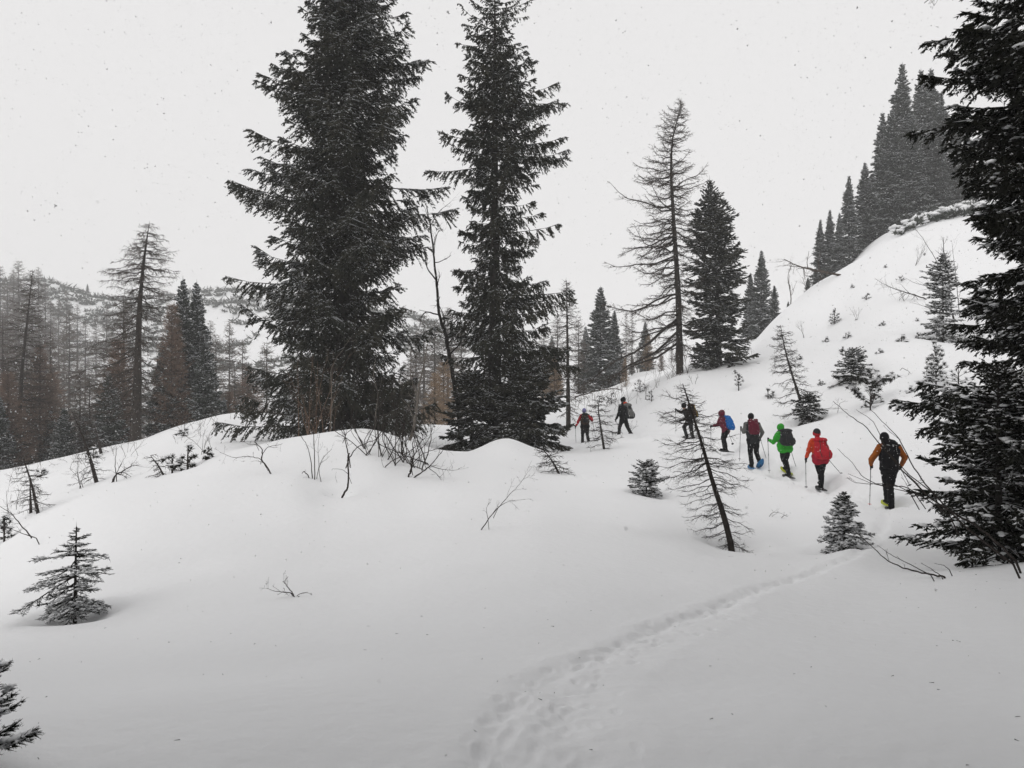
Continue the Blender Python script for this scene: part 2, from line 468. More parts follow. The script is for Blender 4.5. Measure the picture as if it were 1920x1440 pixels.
prints(NEAR_A, 0.19, 0.05, 0.10, 0.032, 0.027, 0.03)
prints(NEAR_A, 0.24, 0.13, 0.07, 0.024, 0.017, 0.06)
prints(NEAR_B, 0.12, 0.09, 0.06, 0.028, 0.017, 0.08)
prints(NEAR_C, 0.13, 0.09, 0.06, 0.028, 0.016, 0.09)
prints(FAR_T, 0.42, 0.20, 0.28, 0.14, 0.12, 0.06)


def seg_dist(x, y, line):
    d = np.full(x.shape, 1e9)
    for a, b in zip(line[:-1], line[1:]):
        v = b - a; L2 = (v ** 2).sum() + 1e-9
        t = np.clip(((x - a[0]) * v[0] + (y - a[1]) * v[1]) / L2, 0, 1)
        d = np.minimum(d, np.hypot(x - a[0] - t * v[0], y - a[1] - t * v[1]))
    return d


WELLS = []      # x, y, depth, radius   (hollows round stems)
MOUNDS = []


def detail(x, y):
    dz = np.zeros(x.shape)
    r = np.hypot(x, y)
    near = np.where((np.abs(x) < 25) & (y > 0) & (r < 60))[0]
    X, Y = x[near], y[near]
    D = np.zeros(X.shape)
    crumb = 0.6 * vnoise(X / 0.045, Y / 0.045, 21) + 0.8 * vnoise(X / 0.10, Y / 0.10, 22) + vnoise(X / .25, Y / .25, 23)
    for line, wd, dp, cr in ((NEAR_A, 0.10, 0.034, 0.009), (NEAR_B, 0.16, 0.016, 0.008), (NEAR_C, 0.18, 0.013, 0.008)):
        d = seg_dist(X, Y, line) + 0.05 * vnoise(X / 0.3, Y / 0.3, 25)
        w = np.exp(-(d / wd) ** 2)
        D -= dp * w
        D += cr * crumb * w
        D += 0.005 * np.exp(-((d - wd * 2) / 0.08) ** 2)
    d = seg_dist(X, Y, FAR_T) + 0.10 * vnoise(X / 0.5, Y / 0.5, 26)
    w = 1 / (1 + np.exp((d - 0.45) / 0.07))
    D -= 0.05 * w
    D += 0.035 * (crumb + vnoise(X / .5, Y / .5, 27)) * np.exp(-(d / 0.75) ** 2)
    D += (0.13 + .05 * vnoise(X / .6, Y / .6, 29)) * np.exp(-((d - 0.68) / 0.24) ** 2)
    for (sx, sy, tx, ty, hl, hw, dp) in STAMPS:
        k = np.where((np.abs(X - sx) < 0.8) & (np.abs(Y - sy) < 0.8))[0]
        if len(k) == 0: continue
        ax = (X[k] - sx) * tx + (Y[k] - sy) * ty
        ay = -(X[k] - sx) * ty + (Y[k] - sy) * tx
        q = (ax / hl) ** 2 + (ay / hw) ** 2
        D[k] -= dp * np.exp(-q ** 1.6) - 0.25 * dp * np.exp(-((np.sqrt(q) - 1.5) / 0.35) ** 2)
    for wx, wy, dp, rad in WELLS:
        dd = np.hypot(X - wx, Y - wy) / rad
        k = dd < 3
        D[k] -= dp * np.exp(-dd[k] ** 2 * 1.6) - 0.18 * dp * np.exp(-((dd[k] - 1.35) / 0.45) ** 2)
    dz[near] = D
    return dz


def build_ground():
    th = np.concatenate([np.linspace(-PI, -0.66, 50, endpoint=False), np.linspace(-0.66, 0.66, 410), np.linspace(0.66, PI, 51)[1:]])
    r = np.concatenate([np.linspace(0.05, 2.6, 24, endpoint=False), np.arange(2.6, 9, 0.040), np.arange(9, 16, 0.07),
                        np.arange(16, 40, 0.18), np.geomspace(40, 690, 90)])
    T, R = np.meshgrid(th, r, indexing='ij')
    x = (R * np.sin(T)).ravel(); y = (R * np.cos(T)).ravel()
    z = base_z(x, y) + detail(x, y)
    g = Geo()
    n, m = T.shape
    idx = np.arange(n * m).reshape(n, m)
    f = np.stack([idx[:-1, :-1], idx[:-1, 1:], idx[1:, 1:], idx[1:, :-1]], -1).reshape(-1, 4)
    # normals up
    g.raw.append((np.stack([x, y, z], 1), f[:, ::-1], 0))
    me = g.mesh('snow_ground', [M_SNOW])
    o = obj('snow_ground', me)
    tag(o, kind='structure')


# ------------------------------------------------------------------ conifers
def lerp(a, b, t): return a + (b - a) * t


def trunk_fn(H, bend):
    """bend: list of (h fraction, dx, dy) in metres; returns function h-> (n,3)"""
    hk = np.array([b[0] for b in bend]) * H
    bx = np.array([b[1] for b in bend]); by = np.array([b[2] for b in bend])
    def f(h):
        h = np.asarray(h, float)
        return np.stack([pchip(hk, bx, h.ravel()), pchip(hk, by, h.ravel()), h.ravel()], 1)
    return f


STRAIGHT = [(0, 0, 0), (0.5, 0.0, 0), (1, 0, 0)]


def table_R(rows, seedn=0):
    """rows: (height m, left reach, right reach); the depth sides take the mean"""
    rows = sorted(rows)
    h = np.array([a[0] for a in rows]); l = np.array([a[1] for a in rows]); r = np.array([a[2] for a in rows])
    def f(hh, az):
        L = np.interp(hh, h, l); R = np.interp(hh, h, r)
        c = np.cos(az)
        m = (L + R) / 2
        return np.where(c > 0, m * (1 - c * c) + R * c * c, m * (1 - c * c) + L * c * c)
    return f


def cone_R(H, R, p=0.8, b0=0.12):
    return lambda h, az: R * np.clip((1 - h / H), 0, 1) ** p * np.clip(0.55 + h / (H * b0) * 0.45, 0, 1) + 0.12


def norm(a): return a / (np.linalg.norm(a, axis=-1, keepdims=True) + 1e-9)


def spruce(seed, H, Rf, h0=0.3, hmax=None, dz=.35, nb=5, sp2=.14, l2f=.32, l2max=.8, sp3=.085, l3=.15, r3=.014, hang=.4,
           top_el=.6, bot_el=-.1, droop=.35, tip=.6, snow=.12, pads=0.0, padr=.05, rtrunk=.2, bend=STRAIGHT, needles=0, nl=.02,
           nr=.001, short=.3, mats=None, smat=1, extra=(), sec_r=1.3, ramp=.0, flat=True, irr=.22, leader=.022):
    fl = -1.0 if flat else 0.0
    rng = np.random.default_rng(seed)
    g = Geo(); tf = trunk_fn(H, bend)
    hs, az = [], []
    h = h0
    while h < H * 0.985 and (hmax is None or h < hmax):
        fr = h / H
        n = max(3, int(round(nb * (0.75 + .25 * rng.random()))))
        a0 = rng.uniform(0, 2 * PI)
        st = dz * (0.35 + 0.65 * (1 - fr))
        for k in range(n):
            hs.append(min(H * .99, max(h0 * .6, h + rng.uniform(-.45, .45) * st)))
            az.append(a0 + 2 * PI * k / n + rng.normal() * .25)
        h += st
    hs = np.array(hs); az = np.array(az)
    L = Rf(hs, az) * rng.uniform(.74, 1.06, len(hs))
    L = L * (1 + irr * vnoise(az * 1.3 + seed, hs / (H * .055), seed) + irr * .6 * vnoise(az * 3 + seed, hs / (H * .03), seed + 1))
    sh = rng.random(len(hs)) < short
    L = np.where(sh, L * rng.uniform(.35, .75, len(hs)), L)
    el = lerp(bot_el, top_el, (hs / H) ** 1.6) + rng.normal(size=len(hs)) * .10
    for (eh, eaz, eL, eel) in extra:
        hs = np.append(hs, eh); az = np.append(az, eaz); L = np.append(L, eL); el = np.append(el, eel)
    B = len(hs)
    d = droop * (1 - hs / H) ** .6 * rng.uniform(.5, 1.4, B)
    d[B - len(extra):] *= .4
    tp = d * tip * rng.uniform(.6, 1.3, B) + .05
    sw = rng.normal(size=B) * .12
    base = tf(hs)
    o_ = np.stack([np.cos(az), np.sin(az), 0 * az], 1); q_ = np.stack([-np.sin(az), np.cos(az), 0 * az], 1)
    def pos(i, s):
        return base[i] + L[i][:, None] * (o_[i] * s[:, None] + q_[i] * (sw[i] * s * s)[:, None]
               + np.array([[0, 0, 1.0]]) * (el[i] * s - d[i] * s * s + tp[i] * s ** 4)[:, None])
    def tan(i, s):
        return norm(o_[i] + q_[i] * (2 * sw[i] * s)[:, None] + np.array([[0, 0, 1.0]]) * (el[i] - 2 * d[i] * s + 4 * tp[i] * s ** 3)[:, None])
    NS = 6
    S = np.linspace(0, 1, NS)
    bi = np.arange(B)
    for k in range(NS - 1):
        r = lambda s: (0.009 * L + .004) * (1 - s) + .003
        g.add(pos(bi, np.full(B, S[k])), pos(bi, np.full(B, S[k + 1])), r(S[k]), r(S[k + 1]), 2)
    n2 = (L / sp2 * 2).astype(int) + 4
    i2 = np.repeat(bi, n2)
    s2 = rng.uniform(.06 + ramp, 1, len(i2)) ** .85
    p2 = pos(i2, s2); t2 = tan(i2, s2)
    sg = np.where(rng.random(len(i2)) < .5, -1., 1.)
    side = norm(np.cross(t2, np.array([[0, 0, 1.0]])))
    hg = hang * rng.uniform(.2, 1.2, len(i2)) * (0.55 + .45 * (1 - hs[i2] / H))
    d2 = norm(t2 * .62 + side * (sg * rng.uniform(.5, .95, len(i2)))[:, None] + np.array([[0, 0, -1.0]]) * hg[:, None] + rng.normal(size=(len(i2), 3)) * .12)
    l2 = np.minimum(l2f * L[i2] * (1 - s2) ** .6 + l3 * 1.1, l2max) * rng.uniform(.55, 1.1, len(i2)) * np.clip((1 - hs[i2] / H) * 3.2 + .14, 0, 1)
    # branch tips themselves
    i2 = np.append(i2, bi); s2 = np.append(s2, np.full(B, .9)); p2 = np.vstack([p2, pos(bi, np.full(B, .86))])
    d2 = np.vstack([d2, tan(bi, np.full(B, .95))]); l2 = np.append(l2, .14 * L + l3 * .5 * np.clip((1 - hs / H) * 3 + .2, 0, 1))
    g.add(p2, p2 + d2 * l2[:, None], r3 * sec_r, 0, 0)
    n3 = (l2 / sp3 * 2).astype(int) + 2
    i3 = np.repeat(np.arange(len(l2)), n3)
    s3 = rng.uniform(.1, .97, len(i3))
    dd = d2[i3]
    p3 = p2[i3] + dd * (l2[i3] * s3)[:, None] - np.array([[0, 0, 1.0]]) * (hang * .12 * l2[i3] * s3 ** 2)[:, None]
    sg3 = np.where(rng.random(len(i3)) < .5, -1., 1.)
    sd3 = norm(np.cross(dd, np.array([[0, 0, 1.0]])) + 1e-4)
    d3 = norm(dd * .75 + sd3 * (sg3 * rng.uniform(.35, .9, len(i3)))[:, None] - np.array([[0, 0, 1.0]]) * (hang * rng.uniform(-.2, .7, len(i3)))[:, None]
              + rng.normal(size=(len(i3), 3)) * .18)
    ll = l3 * rng.uniform(.6, 1.25, len(i3)) * (1 - .35 * s3) * np.clip((1 - hs[i2[i3]] / H) * 3.2 + .2, 0, 1)
    e3 = p3 + d3 * ll[:, None]
    g.add(p3, e3, r3 * rng.uniform(.8, 1.3, len(i3)), fl, 0)
    if snow > 0:
        # snow lies on the flatter shoots, thicker towards the outside of the tree
        patch = np.clip(.75 + 1.3 * vnoise(p2[:, 0] / (.07 * H ** .8) + p2[:, 1] / (.1 * H ** .8), p2[:, 2] / (.05 * H ** .8), seed + 5), .1, 2.2)
        k = np.where((rng.random(len(i3)) < snow * patch[i3] * (0.3 + 1.2 * s2[i3])) & (np.abs(d3[:, 2]) < .6))[0]
        up = np.array([[0, 0, 1.0]])
        g.add(p3[k] + up * r3 * .75, e3[k] * .8 + p3[k] * .2 + up * r3 * .8, r3 * .85, fl, 1)
        k = np.where((rng.random(len(l2)) < snow * 1.4 * patch) & (np.abs(d2[:, 2]) < .5))[0]
        g.add(p2[k] + up * r3, p2[k] + d2[k] * (l2[k] * .8)[:, None] + up * r3, r3 * 1.15, 0, 1)
    if pads > 0:
        k = np.where((rng.random(len(l2)) < pads) & (np.abs(d2[:, 2]) < .6) & (l2 > l3))[0]
        for _ in range(4):
            fq = rng.uniform(.15, .9)
            c = p2[k] + rng.normal(size=(len(k), 3)) * padr * .3 + d2[k] * (l2[k] * fq)[:, None] + np.array([[0, 0, 1.0]]) * padr * .25
            rr = padr * rng.uniform(.35, 1.15, len(k))
            g.blobs(c, rr * 1.25, rr * .95, rr * .55, 3, rng, .2)
    g.add(tf(np.array([H * .96])), tf(np.array([H])) + [0, 0, leader * H], r3 * 1.1, 0, 0)
    if needles:
        ps = np.vstack([p3, p2]); es = np.vstack([e3, p2 + d2 * l2[:, None]])
        nn = needles
        i4 = np.repeat(np.arange(len(ps)), nn)
        s4 = rng.uniform(0, 1, len(i4))
        ax = norm(es - ps)[i4]
        rv = rng.normal(size=(len(i4), 3)); rv = norm(rv - ax * (rv * ax).sum(1, keepdims=True))
        q = ps[i4] + (es - ps)[i4] * s4[:, None]
        g.add(q, q + (ax * .6 + rv * .8) * (nl * rng.uniform(.7, 1.2, len(i4)))[:, None], nr, -1.0, 0)
    tr = Geo()
    hh = np.linspace(-0.6, H if hmax is None else min(H, hmax + .5), 14)
    pts = tf(np.clip(hh, 0, H)); pts[:, 2] = hh
    tr.tube(pts, rtrunk * (1 - np.clip(hh, 0, H) / H) ** .9 + .006, 9, 0, .04, rng)
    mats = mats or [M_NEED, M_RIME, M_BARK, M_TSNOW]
    return tr.mesh('spruce_trunk', [mats[2]]), g.mesh('spruce_crown', mats, rng=rng)


def larch(seed, H, Rf, h0=1.0, dz=.3, nb=3, sp2=.2, sp3=.12, el0=-.05, droop=.15, tip=.35, rtrunk=.16, bend=STRAIGHT,
          rb=.011, r2=.006, r3=.0035, l2f=.28, l2max=.8, l3=.18, hang=.35, mats=None, snow=0.0, short=.25, extra=(), topel=.35):
    rng = np.random.default_rng(seed)
    g = Geo(); tf = trunk_fn(H, bend)
    hs, az = [], []
    h = h0
    while h < H * .99:
        fr = h / H
        n = max(2, nb + rng.integers(-1, 2)); a0 = rng.uniform(0, 2 * PI)
        for k in range(n):
            hs.append(min(H * .99, h + rng.uniform(-.5, .5) * dz)); az.append(a0 + 2 * PI * k / n + rng.normal() * .4)
        h += dz * (.4 + .6 * (1 - fr))
    hs = np.array(hs); az = np.array(az)
    L = Rf(hs, az) * rng.uniform(.7, 1.08, len(hs))
    sh = rng.random(len(hs)) < short
    L = np.where(sh, L * rng.uniform(.2, .6, len(hs)), L)
    el = lerp(el0, topel, (hs / H) ** 2) + rng.normal(size=len(hs)) * .12
    for (eh, eaz, eL, eel) in extra:
        hs = np.append(hs, eh); az = np.append(az, eaz); L = np.append(L, eL); el = np.append(el, eel)
    B = len(hs); bi = np.arange(B)
    d = droop * rng.uniform(.5, 1.6, B); tp = tip * rng.uniform(.2, 1.1, B); sw = rng.normal(size=B) * .15
    wob = rng.uniform(0, 6, B); base = tf(hs)
    o_ = np.stack([np.cos(az), np.sin(az), 0 * az], 1); q_ = np.stack([-np.sin(az), np.cos(az), 0 * az], 1)
    Z = np.array([[0, 0, 1.0]])
    def pos(i, s):
        return base[i] + L[i][:, None] * (o_[i] * s[:, None] + q_[i] * (sw[i] * s * s + .03 * np.sin(s * 9 + wob[i]))[:, None]
               + Z * (el[i] * s - d[i] * s ** 1.5 + tp[i] * s ** 3.5 + .025 * np.sin(s * 11 + wob[i] * 2))[:, None])
    NS = 8; S = np.linspace(0, 1, NS)
    for k in range(NS - 1):
        r = lambda s: (rb * L + .003) * (1 - s) ** .8 + r2 * .7
        g.add(pos(bi, np.full(B, S[k])), pos(bi, np.full(B, S[k + 1])), r(S[k]), r(S[k + 1]), 0)
    n2 = (L / sp2 * 2).astype(int) + 3
    i2 = np.repeat(bi, n2); s2 = rng.uniform(.12, 1, len(i2))
    p2 = pos(i2, s2); t2 = norm(pos(i2, np.minimum(s2 + .02, 1.02)) - pos(i2, s2 - .02))
    sg = np.where(rng.random(len(i2)) < .5, -1., 1.)
    side = norm(np.cross(t2, Z))
    d2 = norm(t2 * .7 + side * (sg * rng.uniform(.3, .9, len(i2)))[:, None] + Z * (-hang * rng.uniform(-.4, 1.3, len(i2)))[:, None] + rng.normal(size=(len(i2), 3)) * .2)
    l2 = np.minimum(l2f * L[i2] * (1 - s2) ** .5 + l3 * .8, l2max) * rng.uniform(.35, 1.15, len(i2))
    mid = p2 + d2 * (l2 * .55)[:, None]
    d2b = norm(d2 + rng.normal(size=d2.shape) * .3 + Z * .15)
    end = mid + d2b * (l2 * .5)[:, None]
    g.add(p2, mid, r2, r2 * .7, 1); g.add(mid, end, r2 * .7, 0, 1)
    n3 = (l2 / sp3).astype(int) + 1
    i3 = np.repeat(np.arange(len(l2)), n3); s3 = rng.uniform(.15, 1, len(i3))
    p3 = np.where((s3 < .5)[:, None], p2[i3] + (mid - p2)[i3] * (s3 * 2)[:, None], mid[i3] + (end - mid)[i3] * (s3 * 2 - 1)[:, None])
    d3 = norm(d2[i3] * .6 + rng.normal(size=(len(i3), 3)) * .55 - Z * hang * .4)
    g.add(p3, p3 + d3 * (l3 * rng.uniform(.3, 1.2, len(i3)))[:, None], r3, -1.0, 1)
    if snow > 0:
        k = np.where(rng.random(B) < .8)[0]
        for a in range(1, NS - 1):
            kk = k[rng.random(len(k)) < snow]
            rr = ((rb * L + .003) * (1 - S[a]) ** .8 + r2 * .7)[kk]
            g.add(pos(kk, np.full(len(kk), S[a])) + Z * rr[:, None], pos(kk, np.full(len(kk), S[a + 1])) + Z * rr[:, None] * .8, rr * .9, rr * .4, 2)
    tr = Geo()
    hh = np.linspace(-0.6, H, 22)
    pts = tf(np.clip(hh, 0, H)); pts[:, 2] = hh
    tr.tube(pts, rtrunk * (1 - np.clip(hh, 0, H) / H) ** .85 + .006, 9, 0, .05, rng)
    mats = mats or [M_LBARK, M_LTWIG, M_TSNOW]
    return tr.mesh('larch_trunk', [mats[0]]), g.mesh('larch_crown', mats, rng=rng)


def tree(name, meshes, loc, label, cat, group=None, rz=0, scale=1.0, tilt=(0, 0)):
    e = empty(name, loc, label, cat, group)
    e.rotation_euler = (tilt[0], tilt[1], rz)
    e.scale = (scale,) * 3
    obj('trunk', meshes[0], e); obj('crown', meshes[1], e)
    return e


# ------------------------------------------------------------------ bare woody plants
def grow(g, rng, p, d, L, r, depth, m=0, up=.15, wig=.18, nchild=3, spread=.6, fine=.0018, budm=None):
    n = max(3, int(L / .09)) if depth > 0 else 3
    n = min(n, 9)
    pts = [np.array(p, float)]; dd = norm(np.array(d, float))
    for k in range(n):
        dd = norm(dd + rng.normal(size=3) * wig + np.array([0, 0, up]) * .3)
        pts.append(pts[-1] + dd * L / n)
    pts = np.array(pts)
    rr = np.linspace(r, max(fine, r * .35), n + 1)
    if r > .012:
        g.tube(pts, rr, 6, m, .05, rng)
    else:
        g.add(pts[:-1], pts[1:], rr[:-1], rr[1:], m)
    if depth > 0:
        for k in range(nchild + rng.integers(0, 2)):
            s = rng.uniform(.3, .97); j = int(s * n)
            q = pts[j] + (pts[min(j + 1, n)] - pts[j]) * (s * n - j)
            t = norm(pts[min(j + 1, n)] - pts[j] + 1e-6)
            nd = norm(t + rng.normal(size=3) * spread + np.array([0, 0, up]))
            grow(g, rng, q, nd, L * rng.uniform(.3, .55) * (1.15 - s * .4), rr[j] * .6, depth - 1, m, up, wig, nchild, spread, fine)
    return pts


def stem(g, rng, px, Y, r0, r1, m=0, dy=None, twigs=8, tl=.25, sides=6, depth=1, up=.2, snowm=None):
    """woody stem through photograph points at distance Y (dy: extra depth per point)"""
    dy = dy if dy is not None else np.cumsum(rng.normal(size=len(px)) * .06) * 1.0
    pts = np.array([P3(u, v, Y + e) for (u, v), e in zip(px, dy)])
    n = len(pts)
    tt = np.arange(n)
    fine = np.linspace(0, n - 1, max(8, n * 4))
    pts = pchip(tt, pts, fine) if n > 2 else np.stack([np.interp(fine, tt, pts[:, k]) for k in range(3)], 1)
    pts[1:-1] += rng.normal(size=pts[1:-1].shape) * (min(r0, .03) * .35)
    rr = np.linspace(r0, r1, len(pts))
    pts0 = pts.copy()
    t0 = norm(pts[0] - pts[1])
    pts0 = np.vstack([pts[0] + (t0 * .6 + np.array([0, 0, -.8])) * .18, pts]); r_ = np.append(rr[0], rr)
    g.tube(pts0, r_, sides, m, .05, rng)
    if snowm is not None:
        for k in range(1, len(pts) - 1):
            if rng.random() < .55:
                g.add(pts[k] + [0, 0, rr[k] * .9], pts[k + 1] + [0, 0, rr[k + 1] * .9], rr[k] * .85, rr[k + 1] * .6, snowm)
    for k in range(twigs):
        s = rng.uniform(.2, 1) * (len(pts) - 1); j = min(int(s), len(pts) - 2)
        t = norm(pts[j + 1] - pts[j])
        q = pts[j] + (pts[j + 1] - pts[j]) * (s - j)
        nd = norm(t * .8 + rng.normal(size=3) * .6 + np.array([0, 0, up]))
        grow(g, rng, q, nd, tl * rng.uniform(.4, 1.2), rr[j] * .5, depth, m, up * .5, .15, 2, .6, .0016)
    return pts

# ------------------------------------------------------------------ people
def caps(out, p0, p1, r0, r1, n=10):
    p0 = np.array(p0, float); p1 = np.array(p1, float)
    ax = norm(p1 - p0 + 1e-7)
    ref = np.array([0, 0, 1.0]) if abs(ax[2]) < .9 else np.array([1.0, 0, 0])
    u = norm(np.cross(ax, ref)); w = np.cross(ax, u)
    rings = [(p0 - ax * r0 * math.cos(a), r0 * math.sin(a)) for a in (.3, .8, 1.3)] + [(p1 + ax * r1 * math.cos(a), r1 * math.sin(a)) for a in (1.3, .8, .3)]
    ang = np.linspace(0, 2 * PI, n, endpoint=False)
    v = [p0 - ax * r0]
    for c, r in rings:
        for a in ang: v.append(c + r * (math.cos(a) * u + math.sin(a) * w))
    v.append(p1 + ax * r1)
    k = len(out[0]); out[0].extend(v)
    for i in range(n): out[1].append((k, k + 1 + (i + 1) % n, k + 1 + i))
    for j in range(len(rings) - 1):
        for i in range(n):
            a = k + 1 + j * n; b = a + n
            out[1].append((a + i, a + (i + 1) % n, b + (i + 1) % n, b + i))
    a = k + 1 + (len(rings) - 1) * n; e = k + 1 + len(rings) * n
    for i in range(n): out[1].append((a + i, a + (i + 1) % n, e))


def ellip(out, c, ax3, r3, n=12, m=8):
    """ellipsoid, ax3 = (right, fwd, up) unit vectors"""
    c = np.array(c, float); k = len(out[0])
    R = np.array(ax3)
    v = [c + R[2] * r3[2]]
    for j in range(1, m):
        t = PI * j / m
        for i in range(n):
            a = 2 * PI * i / n
            v.append(c + R[0] * r3[0] * math.sin(t) * math.cos(a) + R[1] * r3[1] * math.sin(t) * math.sin(a) + R[2] * r3[2] * math.cos(t))
    v.append(c - R[2] * r3[2])
    out[0].extend(v)
    for i in range(n): out[1].append((k, k + 1 + i, k + 1 + (i + 1) % n))
    for j in range(m - 2):
        a = k + 1 + j * n; b = a + n
        for i in range(n): out[1].append((a + i, b + i, b + (i + 1) % n, a + (i + 1) % n))
    a = k + 1 + (m - 2) * n; e = k + 1 + (m - 1) * n
    for i in range(n): out[1].append((a + i, e, a + (i + 1) % n))


def loft(out, secs, n=20, ex=3.0):
    """secs: (centre, right vec, depth vec, half width, half depth); rounded-rectangle sections"""
    k = len(out[0]); v = []
    for (c, r, d, hw, hd) in secs:
        for i in range(n):
            a = 2 * PI * i / n
            ca, sa = math.cos(a), math.sin(a)
            v.append(np.array(c) + np.array(r) * hw * math.copysign(abs(ca) ** (2 / ex), ca) + np.array(d) * hd * math.copysign(abs(sa) ** (2 / ex), sa))
    out[0].extend(v)
    for j in range(len(secs) - 1):
        a = k + j * n; b = a + n
        for i in range(n): out[1].append((a + i, a + (i + 1) % n, b + (i + 1) % n, b + i))
    out[1].append(tuple(k + i for i in range(n))[::-1])
    out[1].append(tuple(k + (len(secs) - 1) * n + i for i in range(n)))


def solid(name, out, material, parent, voxel=None, smooth=2, wrinkle=0.0, seed=0):
    me = bpy.data.meshes.new(name)
    me.from_pydata([tuple(map(float, v)) for v in out[0]], [], out[1])
    me.update()
    if voxel:
        import bmesh
        bm = bmesh.new(); bm.from_mesh(me); bmesh.ops.recalc_face_normals(bm, faces=bm.faces); bm.to_mesh(me); bm.free()
        t = bpy.data.objects.new('tmp', me); COL.objects.link(t)
        md = t.modifiers.new('r', 'REMESH'); md.mode = 'VOXEL'; md.voxel_size = voxel; md.use_smooth_shade = True
        if smooth:
            ms = t.modifiers.new('s', 'SMOOTH'); ms.iterations = smooth; ms.factor = .5
        dg = bpy.context.evaluated_depsgraph_get()
        me2 = bpy.data.meshes.new_from_object(t.evaluated_get(dg))
        bpy.data.objects.remove(t); bpy.data.meshes.remove(me)
        me = me2; me.name = name
        if wrinkle > 0 and len(me.vertices):
            n = len(me.vertices)
            co = np.empty(n * 3, np.float32); me.vertices.foreach_get('co', co); co = co.reshape(-1, 3)
            no = np.empty(n * 3, np.float32); me.vertex_normals.foreach_get('vector', no); no = no.reshape(-1, 3)
            w = vnoise(co[:, 0] / .10 + co[:, 1] / .2, co[:, 2] / .045 + co[:, 1] / .1, seed + 3) + .5 * vnoise(co[:, 0] / .04, co[:, 2] / .03, seed + 9)
            co = co + no * (w * wrinkle)[:, None]
            me.vertices.foreach_set('co', co.astype(np.float32).ravel()); me.update()
    me.materials.append(material)
    me.polygons.foreach_set('use_smooth', np.ones(len(me.polygons), bool))
    return obj(name, me, parent)


def specks(o, n, rmin, rmax, parent, seed):
    rng = np.random.default_rng(seed)
    me = o.data; m = len(me.vertices)
    co = np.empty(m * 3, np.float32); me.vertices.foreach_get('co', co); co = co.reshape(-1, 3)
    no = np.empty(m * 3, np.float32); me.vertex_normals.foreach_get('vector', no); no = no.reshape(-1, 3)
    w = np.clip(.35 + no[:, 2] * .9, .05, None); w /= w.sum()
    k = rng.choice(m, n, p=w)
    g = Geo(); r = rng.uniform(rmin, rmax, n)
    g.add(co[k] - no[k] * .004, co[k] + no[k] * (r * .8)[:, None], r, r * .45, 0)
    s = obj('snow_specks', g.mesh('snow_specks', [M_TSNOW]), parent); s['kind'] = 'stuff'


CLOTH = {}
def cloth(name, c, c2=None, rough=.75):
    if name not in CLOTH:
        CLOTH[name] = mat('cloth_' + name, c, rough, var=.18, scale=14, bump=.004, bscale=60, col2=c2, spec=.08)
    return CLOTH[name]


C_BLACK = cloth('black', (.006, .006, .0075))
C_CHAR = cloth('charcoal', (.024, .025, .027))
C_GREY = cloth('grey', (.12, .12, .115))
C_LGREY = cloth('light_grey', (.28, .28, .28))
C_RED = cloth('red', (.42, .018, .03))
C_CRIM = cloth('crimson', (.30, .012, .03))
C_ORED = cloth('orange_red', (.50, .055, .02))
C_WINE = cloth('wine', (.11, .014, .028))
C_PLUM = cloth('plum', (.12, .018, .035))
C_GREEN = cloth('green', (.03, .29, .025))
C_BLUE = cloth('blue', (.010, .11, .36))
C_ORANGE = cloth('orange', (.27, .078, .012))
C_LAV = cloth('lavender', (.22, .21, .42))
C_BROWN = cloth('brown', (.055, .035, .025))
C_YELL = cloth('yellow', (.55, .36, .02))
C_SKIN = mat('skin', (.50, .30, .22), .6)
C_LIME = mat('lime_plastic', (.45, .50, .02), .4)
C_BLUEP = mat('blue_plastic', (.02, .16, .36), .4)
C_PLAS = mat('black_plastic', (.02, .02, .022), .45)
C_ALU = mat('pole_metal', (.20, .20, .21), .4, metal=.6)
C_PINK = mat('pink_plastic', (.75, .10, .12), .4)


